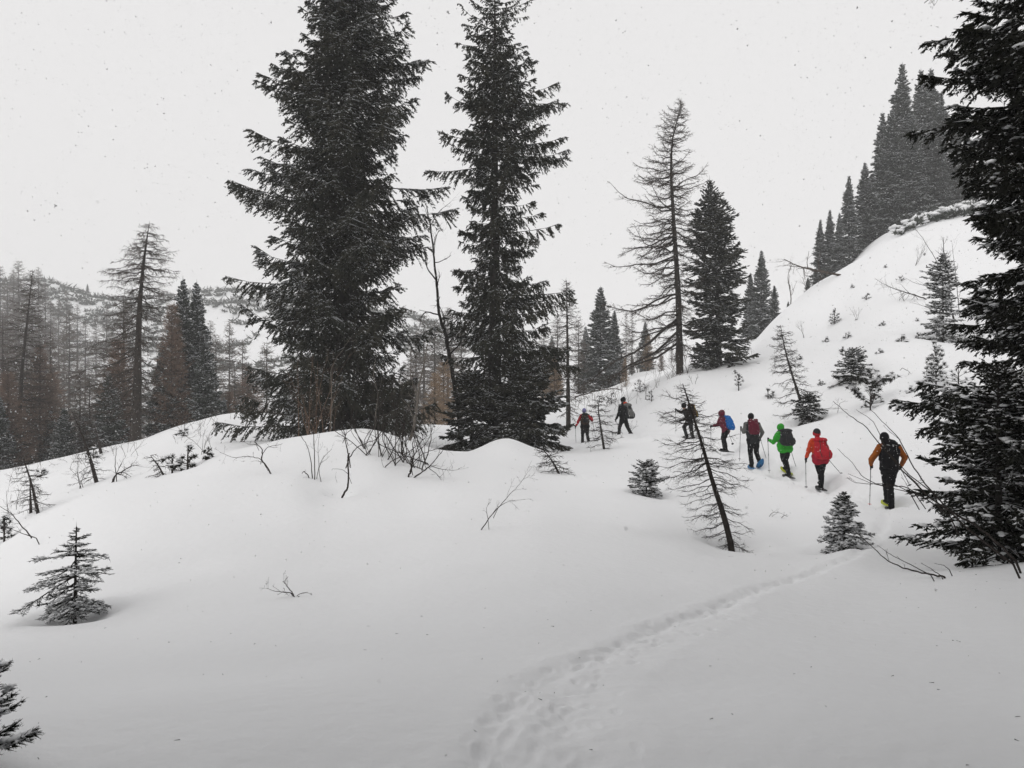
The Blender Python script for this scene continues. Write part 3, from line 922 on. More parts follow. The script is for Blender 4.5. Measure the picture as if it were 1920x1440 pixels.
def person(J, Y, yaw, label, C, packspec=None, poles=(), shoes=None, group='snowshoe hikers in a line on the trail', hatstyle='hat'):
    """J: joints as (u, v, dy) in photograph pixels with metres of extra depth"""
    q = {}; head_seed = J['head'][0]
    for k, t in J.items():
        q[k] = P3(t[0], t[1], Y + t[2])
    fw = np.array([-math.sin(yaw), math.cos(yaw), 0.0]); rt = np.array([math.cos(yaw), math.sin(yaw), 0.0]); up = np.array([0, 0, 1.0])
    foot0 = (q['La'] + q['Ra']) / 2
    org = np.array([foot0[0], foot0[1], min(q['La'][2], q['Ra'][2]) - .07])
    e = empty('person', tuple(org), label, 'person', group)
    for k in q: q[k] = q[k] - org
    N = (q['Ls'] + q['Rs']) / 2; H = (q['Lh'] + q['Rh']) / 2; hd = q['head']
    tu = norm(N - H)
    # body, one continuous figure
    b = ([], [])
    ellip(b, hd, (rt, fw, up), (.076, .095, .115))
    caps(b, hd + fw * .095 - up * .01, hd + fw * .108 - up * .03, .012, .016, 6)      # nose
    for s in (-1, 1):
        ellip(b, hd + rt * s * .077 - up * .01, (rt, fw, up), (.012, .02, .032), 8, 6)
        caps(b, hd + fw * .085 + rt * s * .03 + up * .012, hd + fw * .088 + rt * s * .032 + up * .012, .010, .010, 6)
    caps(b, hd + fw * .085 - up * .055 - rt * .018, hd + fw * .085 - up * .055 + rt * .018, .012, .012, 6)
    caps(b, hd - up * .06, N - tu * .03, .055, .06)
    caps(b, q['Ls'], q['Rs'], .062, .062)
    for s, S, Hh in ((-1, 'Ls', 'Lh'), (1, 'Rs', 'Rh')):
        caps(b, N * .4 + q[S] * .6 - tu * .08, H * .4 + q[Hh] * .6, .09, .09)
    caps(b, N - tu * .08, H, .10, .10)
    for s in 'LR':
        caps(b, q[s + 's'], q[s + 'e'], .052, .040); caps(b, q[s + 'e'], q[s + 'w'], .040, .028)
        caps(b, q[s + 'h'], q[s + 'k'], .082, .058); caps(b, q[s + 'k'], q[s + 'a'], .055, .040)
        caps(b, q[s + 'a'] - up * .03 - fw * .03, q[s + 'a'] - up * .045 + fw * .14, .035, .030)
        ellip(b, q[s + 'w'] + norm(q[s + 'w'] - q[s + 'e']) * .03, (rt, fw, up), (.035, .038, .038), 8, 6)
    solid('body', b, C_SKIN, e, .028, 1)
    # jacket
    j = ([], [])
    caps(j, q['Ls'], q['Rs'], .088, .088)
    for S, Hh in (('Ls', 'Lh'), ('Rs', 'Rh')):
        caps(j, N * .35 + q[S] * .65 - tu * .06, H * .3 + q[Hh] * .7 - tu * .03, .118, .135)
    caps(j, N - tu * .08, H, .13, .145)
    caps(j, N, N * .5 + (hd - up * .07) * .5, .08, .07)
    sm = C.get('sleeve')
    for s in 'LR':
        jo = j if sm is None else ([], [])
        caps(jo, q[s + 's'], q[s + 'e'], .088, .072); caps(jo, q[s + 'e'], q[s + 'w'] * .9 + q[s + 'e'] * .1, .074, .052)
        if sm is not None: solid('sleeve', jo, sm, e, .02, 2, .006, 2)
    if hatstyle == 'hood':
        ellip(j, hd + up * .012 - fw * .012, (rt, fw, up), (.108, .125, .138)); caps(j, hd - up * .06 - fw * .02, N, .088, .085)
    if hatstyle == 'hood_down':
        ellip(j, N + up * .07 - fw * .05 + rt * .03, (rt, fw, up), (.15, .12, .12))
        ellip(j, hd - up * .07 - fw * .03 + rt * .04, (rt, fw, up), (.12, .11, .09))
    jk = solid('jacket', j, C['jacket'], e, .02, 2, .009, 1)
    specks(jk, 60, .005, .013, e, int(head_seed))
    if C.get('hem') is not None:
        h_ = ([], []); caps(h_, q['Lh'] - tu * .03, q['Rh'] - tu * .03, .146, .146); caps(h_, q['Lh'] + tu * .08, q['Rh'] + tu * .08, .145, .145); solid('jacket_hem', h_, C['hem'], e, .02, 2)
    # trousers
    t = ([], [])
    caps(t, q['Lh'], q['Rh'], .122, .122)
    caps(t, H + tu * .06, H - tu * .05, .12, .11)
    for s in 'LR':
        caps(t, q[s + 'h'], q[s + 'k'], .115, .086); caps(t, q[s + 'k'], q[s + 'a'] + up * .02, .086, .075)
    tq = solid('trousers', t, C['trousers'], e, .02, 2, .009, 4)
    specks(tq, 70, .005, .012, e, int(head_seed) + 1)
    # headwear
    if hatstyle != 'hood':
        h_ = ([], [])
        ellip(h_, hd + up * .03 - fw * .008, (rt, fw, up), (.106, .122, .125))
        if hatstyle == 'hat_scarf':
            caps(h_, hd - up * .03, N + up * .02, .075, .08)
        solid('hat', h_, C['hat'], e, .018, 2)
        if C.get('band') is not None:
            h2 = ([], []); loft(h2, [(hd - up * .055, rt, fw, .092, .110), (hd - up * .01, rt, fw, .106, .122), (hd + up * .045, rt, fw, .104, .121)], 18, 2.0)
            solid('headband', h2, C['band'], e)
            h3 = ([], []); caps(h3, hd - up * .06 - fw * .02, N + up * .02, .07, .08); solid('neck_warmer', h3, C['band'], e, .02, 2)
    elif C.get('hat') is not None:
        h_ = ([], []); ellip(h_, hd + fw * .035 + up * .01, (rt, fw, up), (.095, .10, .115)); solid('hat', h_, C['hat'], e, .018, 2)
    # boots
    for s in 'LR':
        bt = ([], [])
        a = q[s + 'a']; fd = norm(fw + up * C.get('pitch' + s, 0.0))
        caps(bt, a + up * .07, a - up * .02, .064, .06); caps(bt, a - up * .035 - fd * .04, a - up * .04 + fd * .17, .05, .042)
        solid('boot', bt, C_BLACK, e, .022, 1)
        if shoes is not None:
            sc_ = shoes[0 if s == 'L' else 1]
            if sc_ is not None:
                pit = C.get('pitch' + s, 0.0)
                fd = norm(fw + up * pit); un = norm(np.cross(rt, fd)); c = a - un * .095 - fd * .02
                rim = Geo(); ang = np.linspace(0, 2 * PI, 29)
                def outl(aa, k=1.0):
                    x = .105 * math.cos(aa) * k; y = .31 * math.sin(aa) * k
                    x *= (1.0 - .28 * max(0, -math.sin(aa)) - .08 * abs(math.sin(aa * 2)))
                    return c + rt * x + fd * y + un * (.06 * max(0, math.sin(aa)) ** 4)
                rim.tube([outl(x) for x in ang], .013, 6, 0, cap=False)
                ro = obj('snowshoe', rim.mesh('snowshoe_frame', [sc_]), e)
                dk = ([], []); v = [outl(x, .96) + un * .004 for x in ang[:-1]]; v2 = [p - un * .008 for p in v]; n = len(v)
                dk[0].extend(v + v2); dk[1].append(tuple(range(n))); dk[1].append(tuple(range(n, 2 * n))[::-1])
                for i in range(n): dk[1].append((i, n + i, n + (i + 1) % n, (i + 1) % n))
                solid('deck', dk, sc_, ro)
                bd = ([], []); loft(bd, [(a - un * .085, rt, fd, .05, .13), (a - un * .05, rt, fd, .055, .12)], 12); solid('binding', bd, C_PLAS, ro)
                st_ = Geo()
                for f_ in (-.02, .10):
                    st_.tube([a + fd * f_ + rt * x * .06 - un * (.05 - .06 * (1 - abs(x)) * .9) for x in (-1, -.6, 0, .6, 1)], .010, 5, 0)
                obj('binding_strap', st_.mesh('binding_strap', [C_PLAS]), ro)
    # gloves with fingers closed round the pole grip
    for s in 'LR':
        w = q[s + 'w']; ad = norm(w - q[s + 'e']); sx = -1 if s == 'L' else 1
        gv = ([], [])
        gc = w + ad * .05
        nrm_ = norm(np.cross(ad, up) + 1e-4)
        caps(gv, w - ad * .03, w + ad * .02, .042, .038)
        ellip(gv, gc, (nrm_, ad, np.cross(nrm_, ad)), (.030, .048, .044), 10, 8)
        for k in range(4):
            o1 = gc + ad * .035 + up * (.030 - .022 * k); ln = (.046, .052, .048, .040)[k]
            o2 = o1 + ad * ln * .55 - nrm_ * sx * .012; o3 = o2 - ad * .012 - nrm_ * sx * .034; 
            caps(gv, o1, o2, .0135, .013, 7); caps(gv, o2, o3, .013, .0115, 7)
        caps(gv, gc + up * .035 - nrm_ * sx * .01, gc + up * .045 + ad * .03 - nrm_ * sx * .035, .015, .012, 7)
        solid('glove', gv, C.get('glove', C_BLACK), e, .009, 1)
        # poles are things of their own
    for (side, tipuv, tdy, bm_, plabel) in poles:
        w = q[side + 'w'] + org; ad = norm(q[side + 'w'] - q[side + 'e']); hnd = w + ad * .085
        tip = P3(tipuv[0], tipuv[1], Y + tdy)
        dr = norm(tip - hnd); L = np.linalg.norm(tip - hnd)
        pe = empty('trekking_pole', tuple(tip), plabel, 'trekking pole', 'trekking poles held by the hikers')
        h0 = hnd - tip
        sh = Geo(); sh.tube([h0 + dr * .02, h0 * .55, h0 * .06], [.0095, .0085, .007], 6)
        sh.tube([h0 * .56, h0 * .52], .012, 6); sh.tube([h0 * .30, h0 * .27], .011, 6)
        obj('shaft', sh.mesh('pole_shaft', [C_ALU]), pe)
        gr = Geo(); gr.tube([h0 - dr * .055, h0 - dr * .03, h0 + dr * .09], [.018, .020, .015], 8)
        obj('grip', gr.mesh('pole_grip', [C_PLAS]), pe)
        bk = Geo(); bk.tube([h0 * .085, h0 * .078, h0 * .072], [.012, .048, .045], 12)
        obj('basket', bk.mesh('pole_basket', [bm_ or C_PLAS]), pe)
        tg = Geo(); tg.tube([h0 * .06, h0 * .0], [.007, .003], 6); obj('tip', tg.mesh('pole_tip', [C_PLAS]), pe)
    if packspec:
        rucksack(Y, yaw, **packspec)
    return e


def rucksack(Y, yaw, c, w, h, dy, lean, style, m, label, depth=.13, m2=None, skew=0.0, tw=0.0, ms=None, top=None):
    """c: photograph pixel of the centre; w, h in px"""
    a = yaw + tw
    fw = np.array([-math.sin(a), math.cos(a), 0.0]); rt = np.array([math.cos(a), math.sin(a), 0.0])
    C0 = P3(c[0], c[1], Y + dy)
    W = w / F * Y / 2; Hh = h / F * Y / 2
    up = norm(np.array([0, 0, 1.0]) + fw * lean + rt * skew)
    dn = -norm(np.cross(rt, up))       # along fwd
    e = empty('rucksack', tuple(C0), label, 'backpack', 'rucksacks on the hikers\' backs')
    b = ([], [])
    if style == 'cover':       # smooth rain cover
        prof_ = [(-1, .55, .45), (-.93, .80, .75), (-.7, .98, 1.05), (-.3, 1.0, 1.15), (.2, .92, 1.05), (.6, .82, .85), (.88, .66, .62), (1, .42, .35)]
    elif style == 'box':
        prof_ = [(-1, .72, .55), (-.95, .90, .80), (-.6, 1.0, 1.0), (0, .98, 1.05), (.6, .90, .95), (.93, .84, .8), (1, .72, .6)]
    elif style == 'wide':
        prof_ = [(-1, .62, .5), (-.9, .95, .8), (-.5, 1.08, 1.1), (0, .95, 1.1), (.5, .84, 1.0), (.9, .72, .8), (1, .58, .5)]
    else:
        prof_ = [(-1, .60, .5), (-.9, .90, .8), (-.5, 1.0, 1.05), (0, .92, 1.05), (.45, .84, .95), (.62, .78, .8)]
    loft(b, [(up * Hh * t, rt, dn, W * a_, depth * d_) for t, a_, d_ in prof_], 20, 2.6)
    pb = solid('pack_body', b, m, e, .020, 2, .008, 7)
    specks(pb, 45, .006, .015, e, int(c[0]))
    if style in ('lid', 'wide'):
        l = ([], [])
        z0 = .62 if style == 'lid' else .78
        loft(l, [(up * Hh * z0 - dn * .01, rt, dn, W * .82, depth * .9), (up * Hh * (z0 + .12) - dn * .02, rt, dn, W * .92, depth * 1.15), (up * Hh * (z0 + .3) - dn * .01, rt, dn, W * .80, depth * .95), (up * Hh * (z0 + .40), rt, dn, W * .45, depth * .45)], 18, 2.6)
        solid('lid', l, m2 or m, e, .014, 2, .004, 8)
        p = ([], [])
        loft(p, [(up * -Hh * .70 - dn * depth * .95, rt, dn, W * .5, .03), (up * -Hh * .2 - dn * depth * 1.08, rt, dn, W * .62, .05), (up * Hh * .25 - dn * depth * .98, rt, dn, W * .5, .03)], 16, 2.6)
        solid('front_pocket', p, m2 or m, e, .014, 2)
        for s in (-1, 1):
            p = ([], []); loft(p, [(up * -Hh * .85 + rt * s * W * .88, rt, dn, .03, depth * .55), (up * -Hh * .45 + rt * s * W * 1.0, rt, dn, .045, depth * .7), (up * -Hh * .05 + rt * s * W * .92, rt, dn, .03, depth * .6)], 14, 2.5)
            solid('side_pocket', p, m, e, .014, 2)
            sg = Geo()
            sg.tube([up * Hh * (z0 + .2) + rt * s * W * .4 - dn * depth * 1.15, up * Hh * .3 + rt * s * W * .45 - dn * depth * 1.12, up * -Hh * .3 + rt * s * W * .62 - dn * depth * 1.14, up * -Hh * .8 + rt * s * W * .5 - dn * depth], .009, 5)
            obj('compression_strap', sg.mesh('compression_strap', [ms or C_PLAS]), e)
    if top is not None:
        tp_ = ([], []); ellip(tp_, up * Hh * .95 - rt * W * .35 + dn * .02, (rt, dn, up), (W * .5, .07, .09)); solid('stuff_sack', tp_, top, e, .016, 1)
        # top handle
    hg = Geo(); hg.tube([up * Hh * .95 + rt * -.03 + dn * depth * .6, up * (Hh * .95 + .05) + dn * depth * .65, up * Hh * .95 + rt * .03 + dn * depth * .6], .008, 5)
    obj('haul_loop', hg.mesh('haul_loop', [C_PLAS]), e)
    for s in (-1, 1):
        sg = Geo()
        x0 = rt * s * W * .45 + up * Hh * .72 + dn * depth * .9
        sg.tube([x0, x0 + dn * .08 + up * .05, x0 + dn * .17 + up * .02, x0 + dn * .22 - up * .10 + rt * s * .02, x0 + dn * .20 - up * .25 + rt * s * .05,
                 rt * s * W * .85 - up * Hh * .5 + dn * depth * .95], .018, 6)
        obj('shoulder_strap', sg.mesh('shoulder_strap', [C_PLAS]), e)
    return e


def J(**k): return k


def all_people():
    gp = 'snowshoe hikers in a line on the trail'
    # nearest
    person(J(head=(1658, 822, .05), Ls=(1650.5, 838, 0), Rs=(1684, 839.5, 0), Le=(1634, 862, .02), Re=(1696.5, 858, 0), Lw=(1633, 871, .22), Rw=(1690, 873, .22),
             Lh=(1659, 878, .02), Rh=(1674.5, 879, .02), Lk=(1662, 911, .22), Rk=(1669, 912, -.02), La=(1664, 938, .42), Ra=(1671.5, 951, -.10)),
           18.04, -.08, 'nearest hiker in black with orange sleeves, walking away behind the bare branches',
           dict(jacket=C_BLACK, sleeve=C_ORANGE, trousers=C_BLACK, hat=C_BLACK, pitchR=.0), dict(c=(1669, 857), w=30, h=44, dy=-.20, lean=.12, style='box', m=C_BLACK,
           label='black rucksack on the nearest hiker with orange sleeves', depth=.11),
           poles=[('L', (1630.5, 951), .15, C_PINK, 'trekking pole with a pink basket in the nearest hiker\'s left hand'),
                  ('R', (1707, 912), .3, None, 'trekking pole at the right side of the nearest orange-sleeved hiker')],
           shoes=(C_LIME, C_PLAS), hatstyle='hood_down')
    person(J(head=(1531.3, 813, .06), Ls=(1523, 826.5, 0), Rs=(1543, 827, 0), Le=(1516, 845, .02), Re=(1550, 846, 0), Lw=(1512, 858, .10), Rw=(1552, 856, .05),
             Lh=(1532, 861, .02), Rh=(1544.5, 861, .02), Lk=(1537, 885, .20), Rk=(1540, 886, 0), La=(1540, 904, .35), Ra=(1539.5, 911, -.04)),
           21.84, .05, 'hiker in an orange-red jacket and red headband, second from the front branches',
           dict(jacket=C_ORED, trousers=C_BLACK, hat=C_CHAR, band=C_RED, hem=C_CRIM), dict(c=(1541.5, 842.5), w=28, h=38, dy=-.20, lean=.1, style='wide', m=C_RED,
           label='bright red rucksack on the hiker in the orange-red jacket', depth=.13, skew=-.18),
           poles=[('L', (1511.5, 917), .25, None, 'upright trekking pole in the left hand of the orange-red hiker'),
                  ('R', (1579, 891), .5, None, 'slanted trekking pole trailing right of the red rucksack')],
           shoes=(None, C_PLAS), hatstyle='hat')
    person(J(head=(1463.5, 802, .05), Ls=(1458.5, 813.5, .02), Rs=(1474, 813, -.02), Le=(1450.5, 829.5, .05), Re=(1485, 827, .05), Lw=(1443, 825.5, .22), Rw=(1483, 839, .22),
             Lh=(1466, 840, .02), Rh=(1478, 840, 0), Lk=(1469, 861, .2), Rk=(1473, 862, .02), La=(1475, 878, .35), Ra=(1478.5, 889, -.04)),
           24.3, .25, 'hiker in a bright green hooded jacket with a grey rucksack',
           dict(jacket=C_GREEN, trousers=C_BLACK, hat=C_GREEN, hem=C_GREEN, pitchL=.2), dict(c=(1475.5, 820), w=26, h=32, dy=-.22, lean=.12, style='lid', m=C_CHAR, m2=C_CHAR,
           label='dark grey rucksack on the hiker in the green jacket', depth=.13, skew=-.12),
           poles=[('L', (1442.3, 887), .2, None, 'upright trekking pole in the green hiker\'s left hand'),
                  ('R', (1494, 880), .5, None, 'slanted trekking pole behind the green hiker\'s right hip')],
           shoes=(C_LIME, C_PLAS), hatstyle='hood')
    person(J(head=(1407.8, 782.5, .06), Ls=(1399, 795.5, 0), Rs=(1421, 796, 0), Le=(1395, 810, .04), Re=(1429.5, 811, 0), Lw=(1390.5, 804.5, .22), Rw=(1426.5, 819, .18),
             Lh=(1406, 824, .02), Rh=(1418.5, 824, .02), Lk=(1407, 849, .08), Rk=(1418, 848, .12), La=(1409.5, 872, 0), Ra=(1424, 866, -.05)),
           25.96, .02, 'hiker in a grey and black jacket with a dark red rucksack and blue snowshoes',
           dict(jacket=C_CHAR, sleeve=C_GREY, trousers=C_BLACK, hat=C_BLACK, pitchR=-.8), dict(c=(1413.5, 800), w=20, h=29, dy=-.2, lean=.05, style='box', m=C_WINE,
           label='dark red rucksack on the hiker with blue snowshoes', depth=.12, skew=-.1),
           poles=[('L', (1386.5, 865), .1, None, 'upright trekking pole left of the hiker with blue snowshoes'),
                  ('R', (1438.5, 866), .4, None, 'slanted trekking pole right of the dark red rucksack')],
           shoes=(C_BLUEP, C_BLUEP), hatstyle='hat')
    person(J(head=(1353, 775.5, .02), Ls=(1351, 784.5, .10), Rs=(1356, 785, -.15), Le=(1346.5, 796, .12), Re=(1352, 797, -.22), Lw=(1337, 798.5, .12), Rw=(1362, 806, -.3),
             Lh=(1359, 806.5, .08), Rh=(1362.5, 807.5, -.08), Lk=(1355.5, 823, .10), Rk=(1357.5, 823, -.08), La=(1359, 841, .08), Ra=(1361, 842, -.08)),
           29.1, .85, 'hiker in a plum hooded jacket bent forward under a blue rucksack',
           dict(jacket=C_PLUM, trousers=C_BLACK, hat=C_PLUM), dict(c=(1366, 792.5), w=20, h=29, dy=-.06, lean=.0, style='cover', m=C_BLUE,
           label='blue rain-covered rucksack on the hiker in the plum jacket', depth=.15, skew=-.32, tw=-.55),
           poles=[('R', (1374.3, 834), .1, None, 'trekking pole slanting behind the plum-jacketed hiker'),
                  ('L', (1333, 842), .25, None, 'trekking pole ahead of the plum-jacketed hiker, among larch twigs')],
           shoes=(None, C_PLAS), hatstyle='hood')
    person(J(head=(1282, 761.5, .02), Ls=(1285, 771, .10), Rs=(1292, 772, -.12), Le=(1277.5, 773, .14), Re=(1286, 785, -.2), Lw=(1270, 769.5, .2), Rw=(1278.5, 788, -.2),
             Lh=(1290, 791, .08), Rh=(1295, 791, -.08), Lk=(1282.5, 800, .10), Rk=(1296, 806.5, -.08), La=(1287.5, 818, .08), Ra=(1300, 823, -.08)),
           32.9, .75, 'hiker in dark clothes climbing half hidden behind the leaning larch',
           dict(jacket=C_CHAR, trousers=C_CHAR, hat=C_BLACK, pitchR=-.3), dict(c=(1298, 770), w=17, h=27, dy=-.12, lean=.0, style='lid', m=C_CHAR, m2=C_BROWN, ms=C_YELL,
           label='dark rucksack with yellow trim on the hiker behind the leaning larch', depth=.13, skew=-.3, tw=-.5),
           poles=[('L', (1267.5, 810), .2, None, 'trekking pole of the hiker half hidden by the leaning larch')],
           shoes=(C_PLAS, C_PLAS), hatstyle='hat')
    person(J(head=(1168.5, 750, .02), Ls=(1163, 761.5, .10), Rs=(1171, 762, -.12), Le=(1160, 776, .12), Re=(1171, 777, -.25), Lw=(1155.5, 785, .2), Rw=(1168, 787, -.25),
             Lh=(1166.5, 787, .08), Rh=(1172, 787, -.08), Lk=(1161.5, 801, .10), Rk=(1178, 804, -.06), La=(1160, 819, .1), Ra=(1187, 820, -.08)),
           34.1, .8, 'tall hiker in black striding left with a grey and orange rucksack',
           dict(jacket=C_BLACK, trousers=C_BLACK, hat=C_BLACK), dict(c=(1179, 770.5), w=17, h=30, dy=-.14, lean=.0, style='lid', m=C_CHAR, m2=C_GREY, ms=C_LGREY, top=C_ORED,
           label='grey rucksack with an orange top on the tall hiker in black', depth=.14, skew=-.25, tw=-.5),
           poles=[('L', (1172.5, 824), .2, None, 'trekking pole slanting between the black hiker\'s legs')],
           shoes=(C_PLAS, C_PLAS), hatstyle='hood')
    person(J(head=(1095.3, 771, .03), Ls=(1090, 779.5, 0), Rs=(1102.5, 779.5, 0), Le=(1084.5, 790, .02), Re=(1110, 788, 0), Lw=(1080, 798.5, .12), Rw=(1109.5, 783, .15),
             Lh=(1092.5, 799, .02), Rh=(1101, 799, .02), Lk=(1092.5, 815, .08), Rk=(1101, 815, .04), La=(1092, 832, 0), Ra=(1104, 829.5, .0)),
           37.1, .1, 'farthest hiker in a red jacket and lavender hat beside the tall spruce',
           dict(jacket=C_BLACK, sleeve=C_RED, trousers=C_BLACK, hat=C_LAV), dict(c=(1097, 785), w=14, h=21, dy=-.2, lean=.05, style='lid', m=C_BROWN, m2=C_CHAR,
           label='brown rucksack on the farthest hiker in the lavender hat', depth=.13),
           poles=[('L', (1080.3, 835), .2, None, 'trekking pole left of the farthest hiker in the lavender hat'),
                  ('R', (1117, 821), .3, None, 'trekking pole right of the farthest hiker, beside the larch sapling')],
           shoes=(C_PLAS, C_PLAS), hatstyle='hat')

# ------------------------------------------------------------------ placement
def ground(x, y, dz=0.0):
    return (float(x), float(y), float(base_z(np.array([x]), np.array([y]))[0]) + dz)


def at(u, Y, dz=-.05):
    return ground((u - 960) / F * Y, Y, dz)


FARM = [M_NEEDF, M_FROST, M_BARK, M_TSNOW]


def big_trees():
    # --- great double-topped spruce
    Y = 30.0; s = Y / F; zb = base_z(np.array([(635 - 960) * s]), np.array([Y]))[0]
    cx = 640
    H = 21.5
    def hv(v): return -(v - 720) * s - zb
    rows = [(845, 205, 150), (810, 200, 180), (760, 190, 175), (700, 165, 180), (650, 190, 160), (600, 190, 165), (560, 170, 175), (530, 165, 160), (480, 145, 155), (430, 140, 150),
            (380, 165, 130), (330, 160, 140), (290, 160, 155), (240, 115, 150), (200, 120, 150), (165, 130, 145), (110, 110, 145), (50, 85, 115), (0, 95, 105), (-60, 80, 90), (-180, 55, 60), (-260, 30, 30), (-330, 5, 5)]
    R = table_R([(hv(v), l * s, r * s) for v, l, r in rows])
    ex = [(hv(545) + .3, PI - .1, 225 * s, .02), (hv(390), PI + .1, 212 * s, .22), (hv(330), PI - .15, 205 * s, .1), (hv(420), PI + .3, 205 * s, .3), (hv(200), PI, 160 * s, .25), (hv(175), PI - .2, 160 * s, .2),
          (hv(330) - .3, .15, 195 * s, -.05), (hv(390), .1, 210 * s, -.05), (hv(795), PI, 225 * s, 0), (hv(300), PI - .2, 200 * s, .35)]
    m = spruce(3, H, R, h0=.5, dz=.46, nb=9, sp2=.13, sp3=.082, l3=.17, r3=.0205, irr=.34, hang=1.15, droop=.30, tip=.95, snow=.30, rtrunk=.36, short=.45, extra=ex, l2max=1.0, l2f=.42, sec_r=.8, top_el=.5, bot_el=.05,
               bend=[(0, 0, 0), (.5, .1, 0), (1, .2, 0)])
    tree('spruce_tree', m, at(cx, Y, 0), 'widest tall dark spruce, left of centre, standing behind the snow mound', 'tree', None)
    # --- slimmer spruce beside it
    Y = 31.0; s = Y / F; zb = base_z(np.array([(928 - 960) * s]), np.array([Y]))[0]; cx = 928
    def hv(v): return -(v - 720) * s - zb
    rows = [(850, 60, 60), (760, 70, 75), (720, 75, 90), (660, 90, 120), (620, 90, 120), (580, 80, 125), (540, 72, 100), (500, 72, 95), (450, 75, 105), (420, 70, 110), (380, 60, 95), (340, 55, 80),
            (300, 70, 130), (270, 95, 125), (240, 90, 120), (200, 85, 125), (170, 80, 110), (130, 60, 85), (100, 60, 75), (60, 62, 65), (30, 55, 60), (0, 28, 32), (-30, 15, 15), (-55, 4, 4)]
    R = table_R([(hv(v), l * s, r * s) for v, l, r in rows])
    ex = [(hv(300) - .2, PI, 128 * s, -.15), (hv(290), 0.05, 140 * s, .0), (hv(195), .1, 140 * s, .1), (hv(555), .05, 150 * s, .05), (hv(570), -.2, 150 * s, 0), (hv(30), .1, 75 * s, .5), (hv(270), PI + .1, 105 * s, .12),
          (hv(440), .0, 120 * s, .15), (hv(620), .2, 150 * s, -.25), (hv(640), -.2, 160 * s, -.35)]
    H = hv(-55)
    m = spruce(8, H, R, h0=2.4, dz=.50, nb=7, irr=.3, sp2=.13, sp3=.068, l3=.17, r3=.019, sec_r=.8, hang=1.5, droop=.26, tip=.9, snow=.20, rtrunk=.30, short=.35, extra=ex, l2max=.8, l2f=.3, top_el=.4, bot_el=0)
    tree('spruce_tree', m, at(cx, Y, 0), 'slim tall spruce with open branches and visible trunk, right of the widest spruce', 'tree', None)
    # undergrowth spruce round its foot
    Y = 29.6; s = Y / F
    for (u, vt, R_, sd_, lab) in ((985, 690, 2.0, 5, 'low bushy spruce skirting the foot of the slim tall spruce, right side'),
                                  (885, 700, 1.2, 6, 'low dark spruce at the left foot of the slim tall spruce')):
        H = (860 - vt) * s
        m = spruce(sd_, H, cone_R(H, R_, .45, .1), h0=.15, dz=.26, nb=9, sp2=.11, sp3=.07, l3=.16, r3=.024, l2f=.4, sec_r=.9, hang=.4, droop=.3, snow=.20, rtrunk=.10, short=.3)
        tree('spruce_tree', m, at(u, Y + (0 if u > 900 else 1.2), -.1), lab, 'tree')
    # --- near dark spruce on the right edge
    Y = 10.2; u = 2060; s = Y / F
    b = at(u, Y, -.1)
    def hz(v): return -(v - 720) * 9.4 / F - b[2]
    rows = [(1080, 1.5, 2), (1040, 1.85, 2), (980, 2.15, 2.2), (930, 1.95, 2.2), (850, 1.9, 2.2), (760, 2.1, 2.2), (735, 2.1, 2.2), (690, 1.5, 2.2), (640, 1.4, 2.1), (560, 1.5, 2.1), (450, 1.55, 2.0), (400, 1.45, 2.0), (310, 1.55, 1.9),
            (250, 1.65, 1.9), (190, 1.85, 1.9), (160, 1.5, 1.9), (90, 1.95, 1.8), (60, 1.85, 1.8), (0, 1.8, 1.7), (-200, 1.4, 1.5)]
    Rf0 = table_R([(hz(v), l, r) for v, l, r in rows] + [(12.5, .1, .1)])
    R = lambda h, az: Rf0(h, az)
    m = spruce(21, 12.5, R, h0=.25, hmax=7.6, dz=.25, nb=11, sp2=.075, sp3=.050, l3=.095, r3=.012, hang=.8, droop=.40, tip=.5, snow=.14, pads=.05, padr=.05, rtrunk=.2, short=.35,
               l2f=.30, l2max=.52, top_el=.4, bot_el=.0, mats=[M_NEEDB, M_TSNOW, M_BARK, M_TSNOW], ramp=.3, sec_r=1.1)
    t0 = tree('spruce_tree', m, b, 'near black spruce with snow-laden branches filling the right edge', 'tree')
    copy_tree(t0, at(2050, 11.6, -.2), 2.2, 1.03, 'black spruce close behind the near one, at the right frame corner')
    copy_tree(t0, at(2230, 12.6, -.2), 4.1, 1.1, 'dark spruce filling the gaps furthest back at the right frame edge')
    WELLS.append((b[0], b[1], .25, 2.0))
    # --- young spruce standing before it
    m = spruce(23, 2.6, cone_R(2.6, 1.15, .6, .15), h0=.1, dz=.22, nb=7, sp2=.07, sp3=.05, l3=.08, r3=.011, hang=.3, droop=.3, tip=.5, snow=.22, pads=.10, padr=.045, rtrunk=.05, short=.3,
               l2f=.26, l2max=.35, mats=[M_NEEDB, M_TSNOW, M_BARK, M_TSNOW])
    tree('spruce_tree', m, at(1872, 9.7, -.15), 'low young spruce with thick snow pads, in front of the near black spruce', 'tree')


